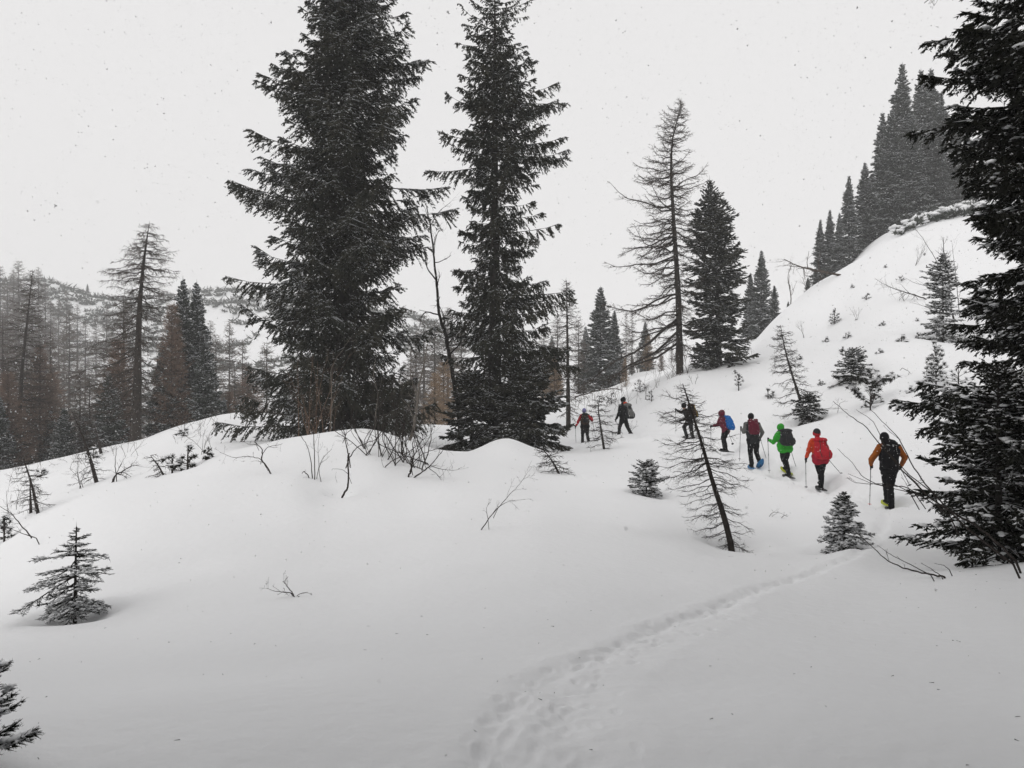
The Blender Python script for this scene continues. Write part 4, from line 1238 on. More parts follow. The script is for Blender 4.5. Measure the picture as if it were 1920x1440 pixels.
def larches():
    # main bare larch, right of centre
    b = hit(1275, 700, 30); Y = b[1]; s = Y / F
    def hv(v): return (700 - v) * s
    H = hv(180)
    bend = [(0, 0, 0), (.25, -.08, 0), (.48, -.30, 0), (.77, -.52, 0), (.86, -.42, 0), (.93, -.10, 0), (1, .10, 0)]
    R = table_R([(hv(v), l * s * 1.12, r * s * 1.15) for v, l, r in [(690, 40, 12), (640, 80, 15), (600, 110, 25), (560, 108, 30), (510, 112, 36), (470, 105, 30), (430, 100, 35), (400, 78, 50), (380, 110, 30), (350, 95, 60), (340, 70, 40), (300, 68, 45), (290, 35, 30), (260, 32, 30), (220, 30, 22), (190, 10, 8), (180, 3, 3)]])
    ex = [(hv(600), PI + .1, 200 * s, -.55), (hv(640), PI - .1, 150 * s, -.5), (hv(545), PI, 150 * s, -.35), (hv(480), PI, 130 * s, -.15), (hv(385), PI, 120 * s, .15), (hv(350), 0, 70 * s, .1), (hv(425), 0, 75 * s, .0), (hv(620), PI + .3, 190 * s, -.6)]
    m = larch(31, H, R, h0=1.2, dz=.34, nb=4, sp2=.19, sp3=.13, el0=-.30, droop=.12, tip=.38, rtrunk=.21, bend=bend, extra=ex, l3=.20, topel=.35, rb=.015, short=.3, r2=.010, r3=.007)
    tree('larch_tree', m, tuple(b + [0, 0, -.1]), 'tall bare larch with a crooked top, standing right of centre above the hikers', 'tree')
    # left bare larch
    Y = 41; b = at(255, Y); s = Y / F
    zb = b[2]
    def hv(v): return -(v - 720) * s - zb
    H = hv(415)
    bend = [(0, 0, 0), (.3, .08, 0), (.6, .18, 0), (.8, .38, 0), (1, .72, 0)]
    R = table_R([(hv(v), l * s, r * s) for v, l, r in [(820, 40, 30), (760, 90, 45), (700, 110, 50), (650, 95, 52), (600, 75, 50), (560, 70, 62), (520, 72, 60), (480, 66, 55), (450, 40, 40), (430, 25, 28), (415, 4, 4)]])
    ex = [(hv(665), PI, 145 * s, -.28), (hv(690), PI + .1, 140 * s, -.35), (hv(610), PI, 100 * s, -.35), (hv(500), 0, 65 * s, -.2)]
    m = larch(32, H, R, h0=1.8, dz=.34, nb=4, sp2=.17, sp3=.12, el0=-.25, droop=.15, tip=.18, rtrunk=.26, bend=bend, extra=ex, l3=.2, hang=.8, topel=.05, r2=.009, r3=.006)
    tree('larch_tree', m, b, 'large bare larch with drooping twigs on the left snow ridge', 'tree')
    # foreground leaning larch
    b = hit(1372, 1022, 8); Y = b[1]; s = Y / F
    H = 308 * s
    bend = [(0, 0, 0), (.2, -.15, .0), (.38, -.32, .02), (.6, -.50, .05), (.85, -.72, .1), (1, -.86, .12)]
    R = lambda h, az: (np.interp(h / H, [0, .05, .12, .3, .45, .6, .8, .9, 1], [.5, .75, .8, .62, .95, .95, .75, .45, .1]) * np.where(np.cos(az) > 0, .75, 1.05))
    m = larch(33, H, R, h0=.05, dz=.13, nb=4, sp2=.10, sp3=.065, el0=-.25, droop=.15, tip=.25, rtrunk=.052, bend=bend, rb=.007, r2=.0028, r3=.0015, l3=.10, l2f=.30, l2max=.4, hang=.35,
              mats=[M_TWIG, M_TWIG, M_TSNOW], snow=.05, short=.35, topel=.15)
    tree('larch_tree', m, tuple(b + [0, 0, -.05]), 'young bare larch leaning left in the foreground before the hikers', 'tree')
    WELLS.append((b[0] + .1, b[1] - .1, .16, .55))
    # sapling between the two farthest hikers
    b = hit(1133, 842, 20); s = b[1] / F; H = 102 * s
    m = larch(34, H, cone_R(H, .95, .7), h0=.15, dz=.2, nb=4, sp2=.14, sp3=.10, el0=-.1, droop=.1, tip=.15, rtrunk=.045, bend=[(0, 0, 0), (.4, -.12, 0), (.8, -.22, 0), (1, -.15, 0)], rb=.009, r2=.006, r3=.004, l3=.14,
              mats=[M_TWIG, M_TWIG, M_TSNOW], hang=.4, topel=.3)
    tree('larch_tree', m, tuple(b + [0, 0, -.05]), 'bare larch sapling between the two farthest hikers', 'tree')
    # slope larch leaning left
    b = hit(1512, 785, 20); s = b[1] / F; H = 178 * s
    m = larch(35, H, cone_R(H, 1.05, .6), h0=.3, dz=.2, nb=4, sp2=.15, sp3=.10, el0=-.2, droop=.1, tip=.25, rtrunk=.06, bend=[(0, 0, 0), (.3, -.35, 0), (.7, -.80, 0), (1, -1.02, 0)], rb=.009, r2=.006, r3=.004, l3=.15,
              mats=[M_TWIG, M_TWIG, M_TSNOW], hang=.4, topel=.1)
    tree('larch_tree', m, tuple(b + [0, 0, -.05]), 'thin bare larch leaning left on the open slope above the hikers', 'tree')
    # larch beside the slim spruce
    Y = 43.0; b = at(1066, Y); s = Y / F; H = -(525 - 720) * s - b[2]
    m = larch(36, H, lambda h, az: np.interp(h / H, [0, .2, .3, .5, .75, 1], [.6, 1.3, 1.6, 1.3, .8, .1]), h0=.9, dz=.30, nb=4, sp2=.2, sp3=.14, el0=-.1, droop=.25, tip=.2, rtrunk=.13, bend=[(0, 0, 0), (.5, -.05, 0), (1, -.12, 0)], r2=.008, r3=.005, l3=.22, hang=.6)
    tree('larch_tree', m, b, 'thin straight larch right beside the slim tall spruce', 'tree')
    # hazy thin one on far left
    Y = 50.0; b = at(32, Y); s = Y / F; H = -(505 - 720) * s - b[2]
    m = larch(37, H, lambda h, az: np.interp(h / H, [0, .2, .4, .7, .9, 1], [1.2, 2.2, 2.2, 1.6, .9, .1]), h0=1.5, dz=.38, nb=4, sp2=.2, sp3=.14, el0=-.15, droop=.15, tip=.2, rtrunk=.19, bend=[(0, 0, 0), (.5, .25, 0), (.9, .85, 0), (1, 1.0, 0)], r2=.010, r3=.006, l3=.22, hang=.6)
    tree('larch_tree', m, b, 'tall thin larch leaning right at the far left edge', 'tree')


def mid_spruces():
    # snow-dusted spruce next to the larch
    b = hit(1350, 688, 30, 60); Y = b[1] + .6; b = at(1348, Y, -.1); s = Y / F
    def hv(v): return -(v - 720) * s - b[2]
    H = hv(335)
    R = table_R([(hv(v), l * s, r * s) for v, l, r in [(700, 55, 70), (670, 62, 88), (630, 64, 62), (590, 62, 60), (550, 62, 62), (510, 60, 52), (480, 52, 45), (450, 50, 38), (420, 45, 42), (400, 34, 32), (370, 18, 18), (335, 3, 3)]])
    m = spruce(41, H, R, h0=.2, dz=.36, nb=8, sp2=.14, sp3=.095, l3=.19, r3=.027, sec_r=.9, l2f=.4, hang=.3, droop=.25, tip=.9, snow=.26, rtrunk=.17, short=.3, bend=[(0, 0, 0), (.5, -.15, 0), (1, -.55, 0)], top_el=.7, bot_el=0)
    tree('spruce_tree', m, b, 'bushy snow-dusted spruce right of the tall bare larch', 'tree')
    # shared prototypes
    P = {}
    def proto(k, *a, **kw):
        P[k] = (a[0], kw['H'])
        return
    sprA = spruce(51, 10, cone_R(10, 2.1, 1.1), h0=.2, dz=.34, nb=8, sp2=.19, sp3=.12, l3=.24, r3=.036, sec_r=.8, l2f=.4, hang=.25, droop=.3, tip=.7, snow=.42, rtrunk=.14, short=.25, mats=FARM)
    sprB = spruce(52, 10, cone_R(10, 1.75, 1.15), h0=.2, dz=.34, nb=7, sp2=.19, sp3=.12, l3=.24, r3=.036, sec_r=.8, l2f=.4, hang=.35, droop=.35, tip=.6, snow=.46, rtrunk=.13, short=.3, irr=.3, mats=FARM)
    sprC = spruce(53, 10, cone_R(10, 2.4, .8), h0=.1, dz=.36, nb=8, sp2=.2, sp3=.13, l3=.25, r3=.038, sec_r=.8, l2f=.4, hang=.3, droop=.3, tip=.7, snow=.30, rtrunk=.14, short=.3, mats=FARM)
    brn = [M_LBARK, M_RTWIG, M_TSNOW]
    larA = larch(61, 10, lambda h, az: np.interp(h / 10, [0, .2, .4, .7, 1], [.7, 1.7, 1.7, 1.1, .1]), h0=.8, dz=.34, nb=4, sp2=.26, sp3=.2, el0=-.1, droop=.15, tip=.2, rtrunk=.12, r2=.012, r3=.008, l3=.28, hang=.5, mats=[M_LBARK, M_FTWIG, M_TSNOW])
    larB = larch(62, 10, lambda h, az: np.interp(h / 10, [0, .15, .4, .7, 1], [1.0, 1.7, 1.5, 1.0, .1]), h0=.3, dz=.26, nb=6, sp2=.2, sp3=.12, el0=.1, droop=.05, tip=.2, rtrunk=.11, r2=.012, r3=.009, l3=.34, hang=.1, mats=brn, topel=.6)
    och = [M_LBARK, M_BTWIG, M_TSNOW]
    larO = larch(63, 10, lambda h, az: np.interp(h / 10, [0, .15, .4, .7, 1], [1.2, 1.8, 1.6, 1.0, .1]), h0=.3, dz=.34, nb=5, sp2=.24, sp3=.16, el0=.2, droop=.05, tip=.2, rtrunk=.10, r2=.014, r3=.011, l3=.40, hang=.0, mats=och, topel=.7)
    rng = np.random.default_rng(77)
    first = {}
    def put(kind, u, vt, Y, label, group=None, name='spruce_tree', vb=None, wid=1.0, tilt=(0, 0)):
        meshes = {'A': sprA, 'B': sprB, 'C': sprC, 'L': larA, 'R': larB, 'O': larO}[kind]
        b = at(u, Y, -.15)
        H = -(vt - 720) * Y / F - b[2]
        sc_ = H / 10
        if kind not in first:
            e = tree(name, meshes, b, label, 'tree', group, rz=rng.uniform(0, 6.28), tilt=tilt)
            first[kind] = e
            e.scale = (sc_ * wid, sc_ * wid, sc_)
        else:
            e = copy_tree(first[kind], b, rng.uniform(0, 6.28), (sc_ * wid, sc_ * wid, sc_), label, tilt)
            e.name = name
            if group: e['group'] = group
            elif 'group' in e.keys(): del e['group']
        return e
    # left ridge group
    put('A', 343, 523, 52, 'dark spruce behind the left larch, left one of the pair', wid=.8)
    put('A', 369, 530, 54, 'dark spruce behind the left larch, right one of the pair', wid=.8)
    put('C', 385, 640, 49, 'low dark spruce just left of the widest spruce, on the ridge', wid=.8)
    put('A', 305, 640, 50, 'mid-size dark spruce right behind the left larch trunk', wid=.9)
    put('C', 205, 700, 47, 'low dark spruce left of the left larch trunk', wid=.9)
    put('R', 322, 572, 50, 'reddish brown larch in front of the dark spruce pair', name='larch_tree', wid=.8)
    put('R', 222, 640, 49, 'reddish young larch left of the left larch trunk', name='larch_tree', wid=1.1)
    put('R', 75, 650, 52, 'reddish young larch between the two tall left larches', name='larch_tree', wid=.9)
    put('R', 15, 700, 48, 'reddish young larch at the left frame edge', name='larch_tree', wid=1.2)
    put('C', 120, 765, 46, 'small dark spruce at the ridge edge on the left', wid=1.0)
    put('A', 0, 745, 47, 'dark spruce cut by the left frame edge, below the thin larch', wid=1.1)
    put('L', 168, 700, 47, 'thin bare larch leaning on the ridge left of the big larch', name='larch_tree')
    put('L', 232, 560, 60, 'hazy bare larch close behind the big left larch', name='larch_tree')
    g = 'hazy larches in the valley on the left'
    for u, vt, Y in [(-40, 560, 75), (5, 590, 80), (95, 620, 72), (130, 580, 105), (150, 690, 62), (195, 650, 85), (250, 660, 82), (330, 640, 80),
                     (405, 625, 80), (430, 600, 94), (455, 635, 84), (440, 690, 64), (500, 640, 80), (-80, 600, 70), (40, 690, 60)]:
        put('L', u, vt, Y, 'hazy bare larch in the left valley forest', g, name='larch_tree', wid=rng.uniform(.8, 1.2))
    g = 'reddish larches in the valley on the left'
    for u, vt, Y in [(-20, 700, 60), (55, 730, 62), (98, 700, 64), (430, 735, 57), (465, 690, 66)]:
        put('R', u, vt, Y, 'hazy reddish larch low in the left valley forest', g, name='larch_tree', wid=rng.uniform(.9, 1.3))
    g = 'hazy spruces in the valley on the left'
    for u, vt, Y in [(60, 735, 56), (-60, 660, 66), (160, 770, 52), (345, 690, 60), (420, 745, 54), (250, 760, 50), (95, 770, 52), (30, 770, 50)]:
        put('A', u, vt, Y, 'hazy dark spruce low in the left valley forest', g, wid=rng.uniform(.8, 1.1))
    # far hillside
    g = 'pale larches on the far left hillside'
    for u, vt, Y in [(0, 498, 190), (35, 488, 185), (72, 500, 200), (14, 530, 170), (50, 540, 165), (95, 560, 170), (125, 545, 215), (-30, 500, 190), (160, 600, 150), (200, 570, 200), (235, 560, 230), (120, 620, 140),
                     (10, 580, 150), (75, 590, 150), (395, 600, 150), (-60, 510, 185), (-90, 500, 180), (25, 505, 200), (60, 520, 195), (85, 530, 190), (110, 560, 185), (30, 560, 160), (-10, 545, 165), (145, 570, 190), (180, 590, 170)]:
        put('L', u, vt, Y, 'pale hazy larch standing on the far left hillside', g, name='larch_tree', wid=rng.uniform(.8, 1.2))
    g = 'small spruces on the far skyline'
    for u, vt, Y in [(164, 532, 282), (248, 540, 282), (80, 525, 280), (395, 535, 284), (420, 545, 280)]:
        put('A', u, vt, Y, 'tiny hazy spruce on the far left skyline', g)
    # centre background
    put('A', 1126, 538, 70, 'hazy grey-green spruce standing alone above the farthest hikers', wid=1.15)
    put('A', 1152, 582, 74, 'shorter hazy spruce just right of the lone grey-green spruce', wid=.9)
    put('L', 1174, 585, 78, 'thin hazy larch right of the grey-green spruce, left one of two', name='larch_tree', wid=.7)
    put('L', 1185, 580, 79, 'thin hazy larch right of the grey-green spruce, right one of two', name='larch_tree', wid=.7)
    put('O', 1172, 672, 62, 'small ochre larch bush above the tall black hiker', name='larch_tree', wid=.9)
    put('A', 1210, 603, 84, 'brownish hazy spruce between the thin larches and the tall bare larch', wid=1.1)
    put('O', 1215, 630, 82, 'brown hazy larch before the brownish spruce', name='larch_tree', wid=1.2)
    put('R', 1240, 660, 76, 'brown hazy larch just left of the tall bare larch trunk', name='larch_tree', wid=1.2)
    g = 'far hazy trees in the centre background'
    for u, vt, Y in [(1020, 610, 95), (1045, 590, 100), (1085, 600, 110), (1095, 640, 90), (1032, 650, 80), (1000, 640, 88), (795, 590, 100), (815, 600, 92), (840, 575, 105), (865, 610, 90), (780, 620, 84), (850, 650, 76),
                     (1160, 640, 110), (1195, 650, 100), (1260, 650, 95), (770, 660, 75)]:
        put('L', u, vt, Y, 'far hazy larch seen between the tall centre trees', g, name='larch_tree', wid=rng.uniform(.9, 1.3))
    g = 'ochre larches behind the tall spruces'
    for u, vt, Y in [(832, 680, 60), (815, 700, 56), (1040, 672, 60), (1018, 690, 56), (1050, 700, 64)]:
        put('O', u, vt, Y, 'ochre hazy larch low between the tall centre trees', g, name='larch_tree', wid=rng.uniform(1.1, 1.5))
    g = 'far hazy spruces in the centre background'
    for u, vt, Y in [(1098, 612, 120), (1035, 630, 115), (1185, 665, 105), (1268, 655, 100), (1165, 660, 115)]:
        put('A', u, vt, Y, 'far hazy spruce seen between the tall centre trees', g, wid=1.0)
    # behind the bushy spruce, right
    put('A', 1428, 470, 72, 'grey spruce in the saddle left of the open slope', wid=.95)
    put('A', 1407, 512, 76, 'shorter grey spruce just behind the bushy snow-dusted spruce', wid=.9)
    put('C', 1452, 535, 73, 'broad low grey spruce in the saddle, right of its taller neighbour', wid=.8)
    put('C', 1478, 565, 70, 'lowest grey spruce at the foot of the ridge slope', wid=.8)
    # ridge spruces
    for u, vt, Y, k, lab in [(1538, 412, 82, 'B', 'leftmost small spruce of the dark ridge group'), (1556, 394, 84, 'B', 'second small spruce from the left on the ridge'),
                             (1592, 330, 80, 'B', 'pointed spruce standing clear on the ridge, third from the left'), (1574, 400, 79, 'B', 'small spruce low beside the pointed ridge spruce'),
                             (1622, 305, 83, 'A', 'spruce right of the pointed ridge spruce'), 
                             (1655, 212, 86, 'B', 'tall spruce left of the tallest ridge spruce'), 
                             (1692, 120, 84, 'B', 'tallest spruce of the dark ridge group'), (1672, 205, 80, 'A', 'broad spruce at the left of the tallest ridge spruce'),
                             (1727, 132, 88, 'B', 'tall thin spruce right of the tallest ridge spruce, left of two'), (1746, 130, 89, 'B', 'tall thin spruce right of the tallest ridge spruce, right of two'),
                             (1712, 215, 80, 'A', 'broad spruce in the middle of the ridge group'), (1765, 175, 84, 'B', 'spruce on the ridge against the near black spruce'),
                             (1790, 215, 86, 'A', 'rightmost ridge spruce, half hidden by the near black spruce'), 
                             (1770, 290, 80, 'A', 'short spruce beside the bank at the ridge top right'), (1812, 240, 82, 'A', 'ridge spruce showing through the near black spruce'), (1730, 300, 80, 'B', 'short ridge spruce at the end of the snow bank')]:
        put(k, u, vt, Y, lab, wid=1.02)
    # dark bushes at the ridge foot
    put('C', 1545, 500, 73, 'low dark spruce at the left foot of the ridge group', wid=1.0)
    put('C', 1515, 520, 72, 'lowest dark spruce at the left end of the ridge', wid=.9)
    # off camera: unseen spruces added to darken the front snow
    g = 'unseen spruces added to shade the foreground'
    for x, y, H in [(-6, -5, 15), (-2.5, -7, 17), (2, -6, 16), (6, -5, 15), (9, -1, 15), (-10, -2, 14), (4, -10, 18), (-3.4, -2.8, 15), (0, -4.0, 16), (3.6, -2.6, 15), (-5.4, -.9, 15), (5.6, -.8, 15), (-7.5, 1.4, 14), (7.6, 1.6, 14), (-2.6, -4.6, 19), (2.8, -4.8, 19), (-8.5, -4, 18), (8.5, -4.5, 18), (7, -11, 20), (-8, -13, 20), (-5, -11, 18), (10, -8, 16), (-11, -8, 16), (0, -13, 19), (11, 4, 14), (14, 8, 15)]:
        e = copy_tree(first['C' if y < -4.5 or abs(x) > 9 else 'B'], ground(x, y, -.2), rng.uniform(0, 6), H / 10, 'tall unseen spruce added out of view to shade the foreground')
        e.name = 'spruce_tree'; e['group'] = g


def small_conifers():
    nm = [M_NEEDB, M_TSNOW, M_TWIG, M_TSNOW]
    # front left young spruce
    b = hit(140, 1152, 5); s = b[1] / F; H = 168 * s
    R = table_R([(hv * s, l * s, r * s) for hv, l, r in [(0, 45, 30), (12, 50, 42), (30, 45, 46), (42, 30, 30), (56, 62, 35), (70, 96, 48), (85, 75, 62), (100, 62, 70), (112, 50, 68), (125, 38, 50), (138, 28, 30), (150, 10, 10), (168, 2, 2)]])
    m = spruce(71, H, R, h0=.05, dz=.15, nb=6, irr=.35, sp2=.065, sp3=.06, l3=.06, r3=.0040, hang=.08, droop=.15, tip=.3, snow=.65, pads=.45, padr=.018, extra=[(H * .20, k * .45, .27 + .05 * math.sin(k * 2.3), -.42) for k in range(14)], rtrunk=.013, short=.12, leader=.07, l2f=.38, l2max=.22, top_el=.22, bot_el=-.35,
               needles=5, nl=.012, nr=.0012, flat=False, mats=nm, bend=[(0, 0, 0), (.5, .01, 0), (1, .02, 0)])
    tree('young_spruce', m, tuple(b + [0, 0, -.02]), 'young spruce with snow-covered tiers alone on the front left snow', 'tree')
    WELLS.append((b[0] + .05, b[1] - .05, .14, .42))
    # bottom left corner
    b = np.array(ground(-2.36, 3.2)); H = .36
    m = spruce(72, H, cone_R(H, .22, .5, .2), h0=.05, dz=.075, nb=8, sp2=.035, sp3=.026, l3=.045, r3=.0034, hang=.1, droop=.25, tip=.5, snow=.35, pads=.20, padr=.022, rtrunk=.014, short=.2, l2f=.34, l2max=.12,
               needles=7, nl=.012, nr=.0007, mats=nm, top_el=1.0, bot_el=.3)
    tree('young_spruce', m, tuple(b), 'snow-capped young spruce cut off in the bottom left corner', 'tree')
    # right, in front of the hikers
    b = hit(1582, 1026, 8); s = b[1] / F; H = 108 * s
    R = table_R([(hv * s, l * s, r * s) for hv, l, r in [(0, 40, 42), (15, 46, 50), (32, 44, 52), (50, 38, 36), (68, 30, 26), (85, 16, 15), (98, 12, 12), (108, 1, 1)]])
    m = spruce(73, H, R, h0=.05, dz=.085, nb=7, sp2=.055, sp3=.04, l3=.06, r3=.0062, hang=.15, droop=.35, tip=.5, snow=.6, pads=.45, padr=.034, rtrunk=.018, short=.15, l2f=.30, l2max=.22, needles=2, nl=.014, nr=.0018, mats=nm, top_el=.5)
    tree('young_spruce', m, tuple(b + [0, 0, -.04]), 'small snow-laden spruce in front of the red-jacketed hiker', 'tree')
    WELLS.append((b[0], b[1], .20, .55))
    # one left of it
    b = hit(1212, 926, 10); s = b[1] / F; H = 62 * s
    m = spruce(74, H, cone_R(H, .40, .55, .25), h0=.03, dz=.09, nb=7, sp2=.055, sp3=.045, l3=.07, r3=.007, hang=.1, droop=.2, tip=.6, snow=.6, pads=.3, padr=.032, rtrunk=.014, short=.15, needles=0, mats=nm)
    tree('young_spruce', m, tuple(b + [0, 0, -.04]), 'fluffy small spruce standing alone on the snow in the middle', 'tree')
    WELLS.append((b[0], b[1], .16, .42))
    # mid right slope spruce, snow-covered
    b = hit(1768, 636, 22); s = b[1] / F; H = 165 * s
    R = table_R([(hv * s, l * s, r * s) for hv, l, r in [(0, 34, 40), (15, 36, 42), (40, 32, 36), (60, 26, 22), (80, 30, 26), (100, 34, 26), (120, 30, 22), (140, 18, 14), (165, 2, 2)]])
    m = spruce(75, H, R, h0=.05, dz=.2, nb=7, sp2=.10, sp3=.08, l3=.12, r3=.014, hang=.2, droop=.3, tip=.6, snow=.7, pads=.3, padr=.05, rtrunk=.06, short=.2, mats=nm)
    tree('spruce_tree', m, tuple(b + [0, 0, -.05]), 'snow-covered spruce with a bare sapling beside it, high on the right slope', 'tree')
    WELLS.append((b[0], b[1], .25, 1.2))
    # base of the leaning slope larch
    b = hit(1517, 786, 20); s = b[1] / F; H = 48 * s
    m = spruce(76, H, cone_R(H, .62, .5, .2), h0=.03, dz=.13, nb=7, sp2=.08, sp3=.07, l3=.11, r3=.012, hang=.3, droop=.4, tip=.3, snow=.30, rtrunk=.02, short=.15, mats=nm)
    tree('young_spruce', m, tuple(b + [.05, .25, -.04]), 'low dark spruce at the foot of the leaning slope larch', 'tree')
    WELLS.append((b[0] + .1, b[1], .25, .8))
    # two-part clump in the slope centre
    b = hit(1600, 712, 20); s = b[1] / F; H = 60 * s
    m = spruce(77, H, cone_R(H, .85, .6, .2), h0=.03, dz=.15, nb=7, sp2=.08, sp3=.07, l3=.11, r3=.013, hang=.2, droop=.35, tip=.4, snow=.5, pads=.1, padr=.05, rtrunk=.02, short=.15, mats=nm)
    tree('young_spruce', m, tuple(b + [0, 0, -.05]), 'small pointed spruce above the snow-bent pine on the slope', 'tree')
    # small upright pine spruces near right
    b = hit(1755, 718, 20); s = b[1] / F; H = 80 * s
    m = pine(78, H, .5)
    tree('dwarf_pine', m, tuple(b + [0, 0, -.04]), 'slender small pine with tufted snow-topped twigs, right slope', 'tree')
    WELLS.append((b[0] + .3, b[1], .3, .9))
    for k, (u, v, h, w, lab) in enumerate([(1797, 724, 38, .65, 'rounded pine bush right of the slender small pine'), (1832, 652, 48, .6, 'pine bush beside the near black spruce, on the upper slope'),
                                           (1385, 724, 26, .28, 'tiny pine bush on the snow below the bushy spruce'), (1378, 701, 8, .12, 'sprig poking from the snow above the tiny pine bush'),
                                           (1565, 608, 30, .42, 'snowy pine bush left on the upper slope'), (1590, 634, 10, .35, 'half-buried pine sprig on the upper slope'), (1722, 636, 12, .2, 'tiny pine sprig on the slope near the snow-covered spruce'),
                                           (1690, 527, 10, .5, 'snow-buried pine twig high on the slope'), (1632, 765, 42, .75, 'dark lower tuft of the snow-bent pine clump'),
                                           (1222, 752, 20, .45, 'dark snowy pine bush above the climbing hikers'), (1200, 736, 24, .55, 'dark snowy pine bush left of the leaning larch tip'), (1146, 758, 22, .6, 'snowy pine bush behind the tall black hiker'),
                                           (323, 884, 36, .30, 'left snow-wrapped dwarf pine of three on the left mound edge'), (352, 876, 42, .26, 'middle snow-wrapped dwarf pine of three on the left mound edge'), (390, 861, 24, .17, 'right small snow-wrapped dwarf pine on the left mound edge'),
                                           (8, 1012, 48, .45, 'snow-covered dark pine bush at the left frame edge'), (175, 858, 18, .5, 'dark snowy pine bush by the stump on the left ridge'), (78, 892, 14, .3, 'small dark tuft at the twin larch saplings'),
                                           (345, 818, 16, .5, 'twiggy snowy pine on the left ridge crest')]):
        b = hit(u, v, 8); s = b[1] / F
        hh = h * s
        dense = u < 400
        m = pine(90 + k, hh, w if w < 5 else w, tuft=(1.5 if dense else 1.0))
        tree('dwarf_pine', m, tuple(b + [0, 0, -.03]), lab, 'bush' if h < 40 else 'tree')
        if hh > .4: WELLS.append((b[0], b[1], .12, max(.4, w * .9)))
    protos = []
    for k, (u, v) in enumerate([(1500, 672), (1548, 640), (1625, 560), (1655, 610), (1690, 640), (1735, 480), (1660, 500), (1705, 735), (1480, 700), (1580, 660), (1650, 660), (1790, 530), (1540, 720), (1600, 540), (1440, 745), (1720, 600)]):
        b = hit(u, v, 18)
        if k < 3:
            m = pine(140 + k, .22 + .08 * k, .22 + .07 * k)
            t_ = tree('pine_sprig', m, tuple(b + [0, 0, -.08]), 'half-buried pine sprig poking from the open right slope', 'bush', 'half-buried sprigs on the right slope')
            protos.append(t_)
        else:
            t_ = copy_tree(protos[k % 3], tuple(b + [0, 0, -.08]), k * 1.7, .7 + .12 * (k % 5)); t_.name = 'pine_sprig'
        WELLS.append((b[0] + .1, b[1], .07, .45))
    # snow-bent pine: drooping arms
    b = hit(1630, 762, 20)
    g = Geo(); rng = np.random.default_rng(5)
    arms = [[(1632, 762), (1640, 735), (1625, 712), (1590, 706), (1566, 708)], [(1632, 762), (1648, 725), (1662, 708), (1676, 706)], [(1632, 760), (1636, 730), (1640, 712), (1634, 695)], [(1632, 758), (1612, 742), (1598, 730)],
            [(1636, 730), (1650, 712), (1672, 712)], [(1636, 728), (1614, 712), (1585, 712)]]
    for a in arms:
        dy = np.concatenate([[0], np.cumsum(rng.normal(size=len(a) - 1) * .25)])
        pts = np.array([P3(u, v, b[1] + d) for (u, v), d in zip(a, dy)]) - b
        g.tube(pts, np.linspace(.03, .012, len(pts)), 6, 0)
        f = resample(pts, .045)
        for k in range(int(len(f) * .35), len(f)):
            tufts(g, rng, f[k] + rng.normal(size=3) * .06, 20, .17, .012)
            if rng.random() < .8: g.blobs([f[k] + [0, 0, .07]], .10 * rng.uniform(.6, 1.3), .09, .045, 2, rng)
    o = obj('dwarf_pine', g.mesh('dwarf_pine', [M_TWIG, M_NEEDB, M_TSNOW])); o.location = tuple(b)
    tag(o, 'sprawling pine with arms bent under snow in the middle of the slope', 'tree')
    WELLS.append((b[0] + .3, b[1] - .1, .25, 1.0))


def tufts(g, rng, p, n, L, r, m=1):
    d = norm(rng.normal(size=(n, 3)) + [0, 0, .5])
    g.add(np.repeat([p], n, 0), p + d * (L * rng.uniform(.6, 1.1, n))[:, None], r, 0, m)


def pine(seed, H, W_, tuft=1.0):
    rng = np.random.default_rng(seed)
    g = Geo()
    n = max(6, int(14 * tuft * max(.5, H)))
    c = []
    levels = max(3, int(H / .16))
    for k in range(levels):
        fr = (k + .5) / levels
        rr = W_ * (1 - fr) ** .7 * (.6 + .4 * min(1, fr * 4)) + .03
        m_ = max(3, int(n * rr / (W_ + .01) * .8))
        for i in range(m_):
            a = rng.uniform(0, 2 * PI); q = rr * math.sqrt(rng.uniform(.15, 1))
            c.append((q * math.cos(a), q * math.sin(a), H * fr + rng.uniform(-.05, .07) + .06 * q))
    c = np.array(c)
    base = np.stack([c[:, 0] * .1, c[:, 1] * .1, c[:, 2] * .7], 1)
    g.add(base, c, .010, .006, 0)
    sz = min(.13, .35 * W_ + .03)
    for q in c:
        tufts(g, rng, q, int(14 * tuft), sz, .010)
    k = rng.random(len(c)) < .75
    g.blobs(c[k] + [0, 0, sz * .45], sz * .62, sz * .55, sz * .28, 2, rng)
    tr = Geo(); tr.tube([(0, 0, -.2), (0, 0, H * .5), (0.01, 0, H)], [.03, .02, .006], 6)
    return tr.mesh('pine_stem', [M_TWIG]), g.mesh('pine_crown', [M_TWIG, M_NEEDB, M_TSNOW])


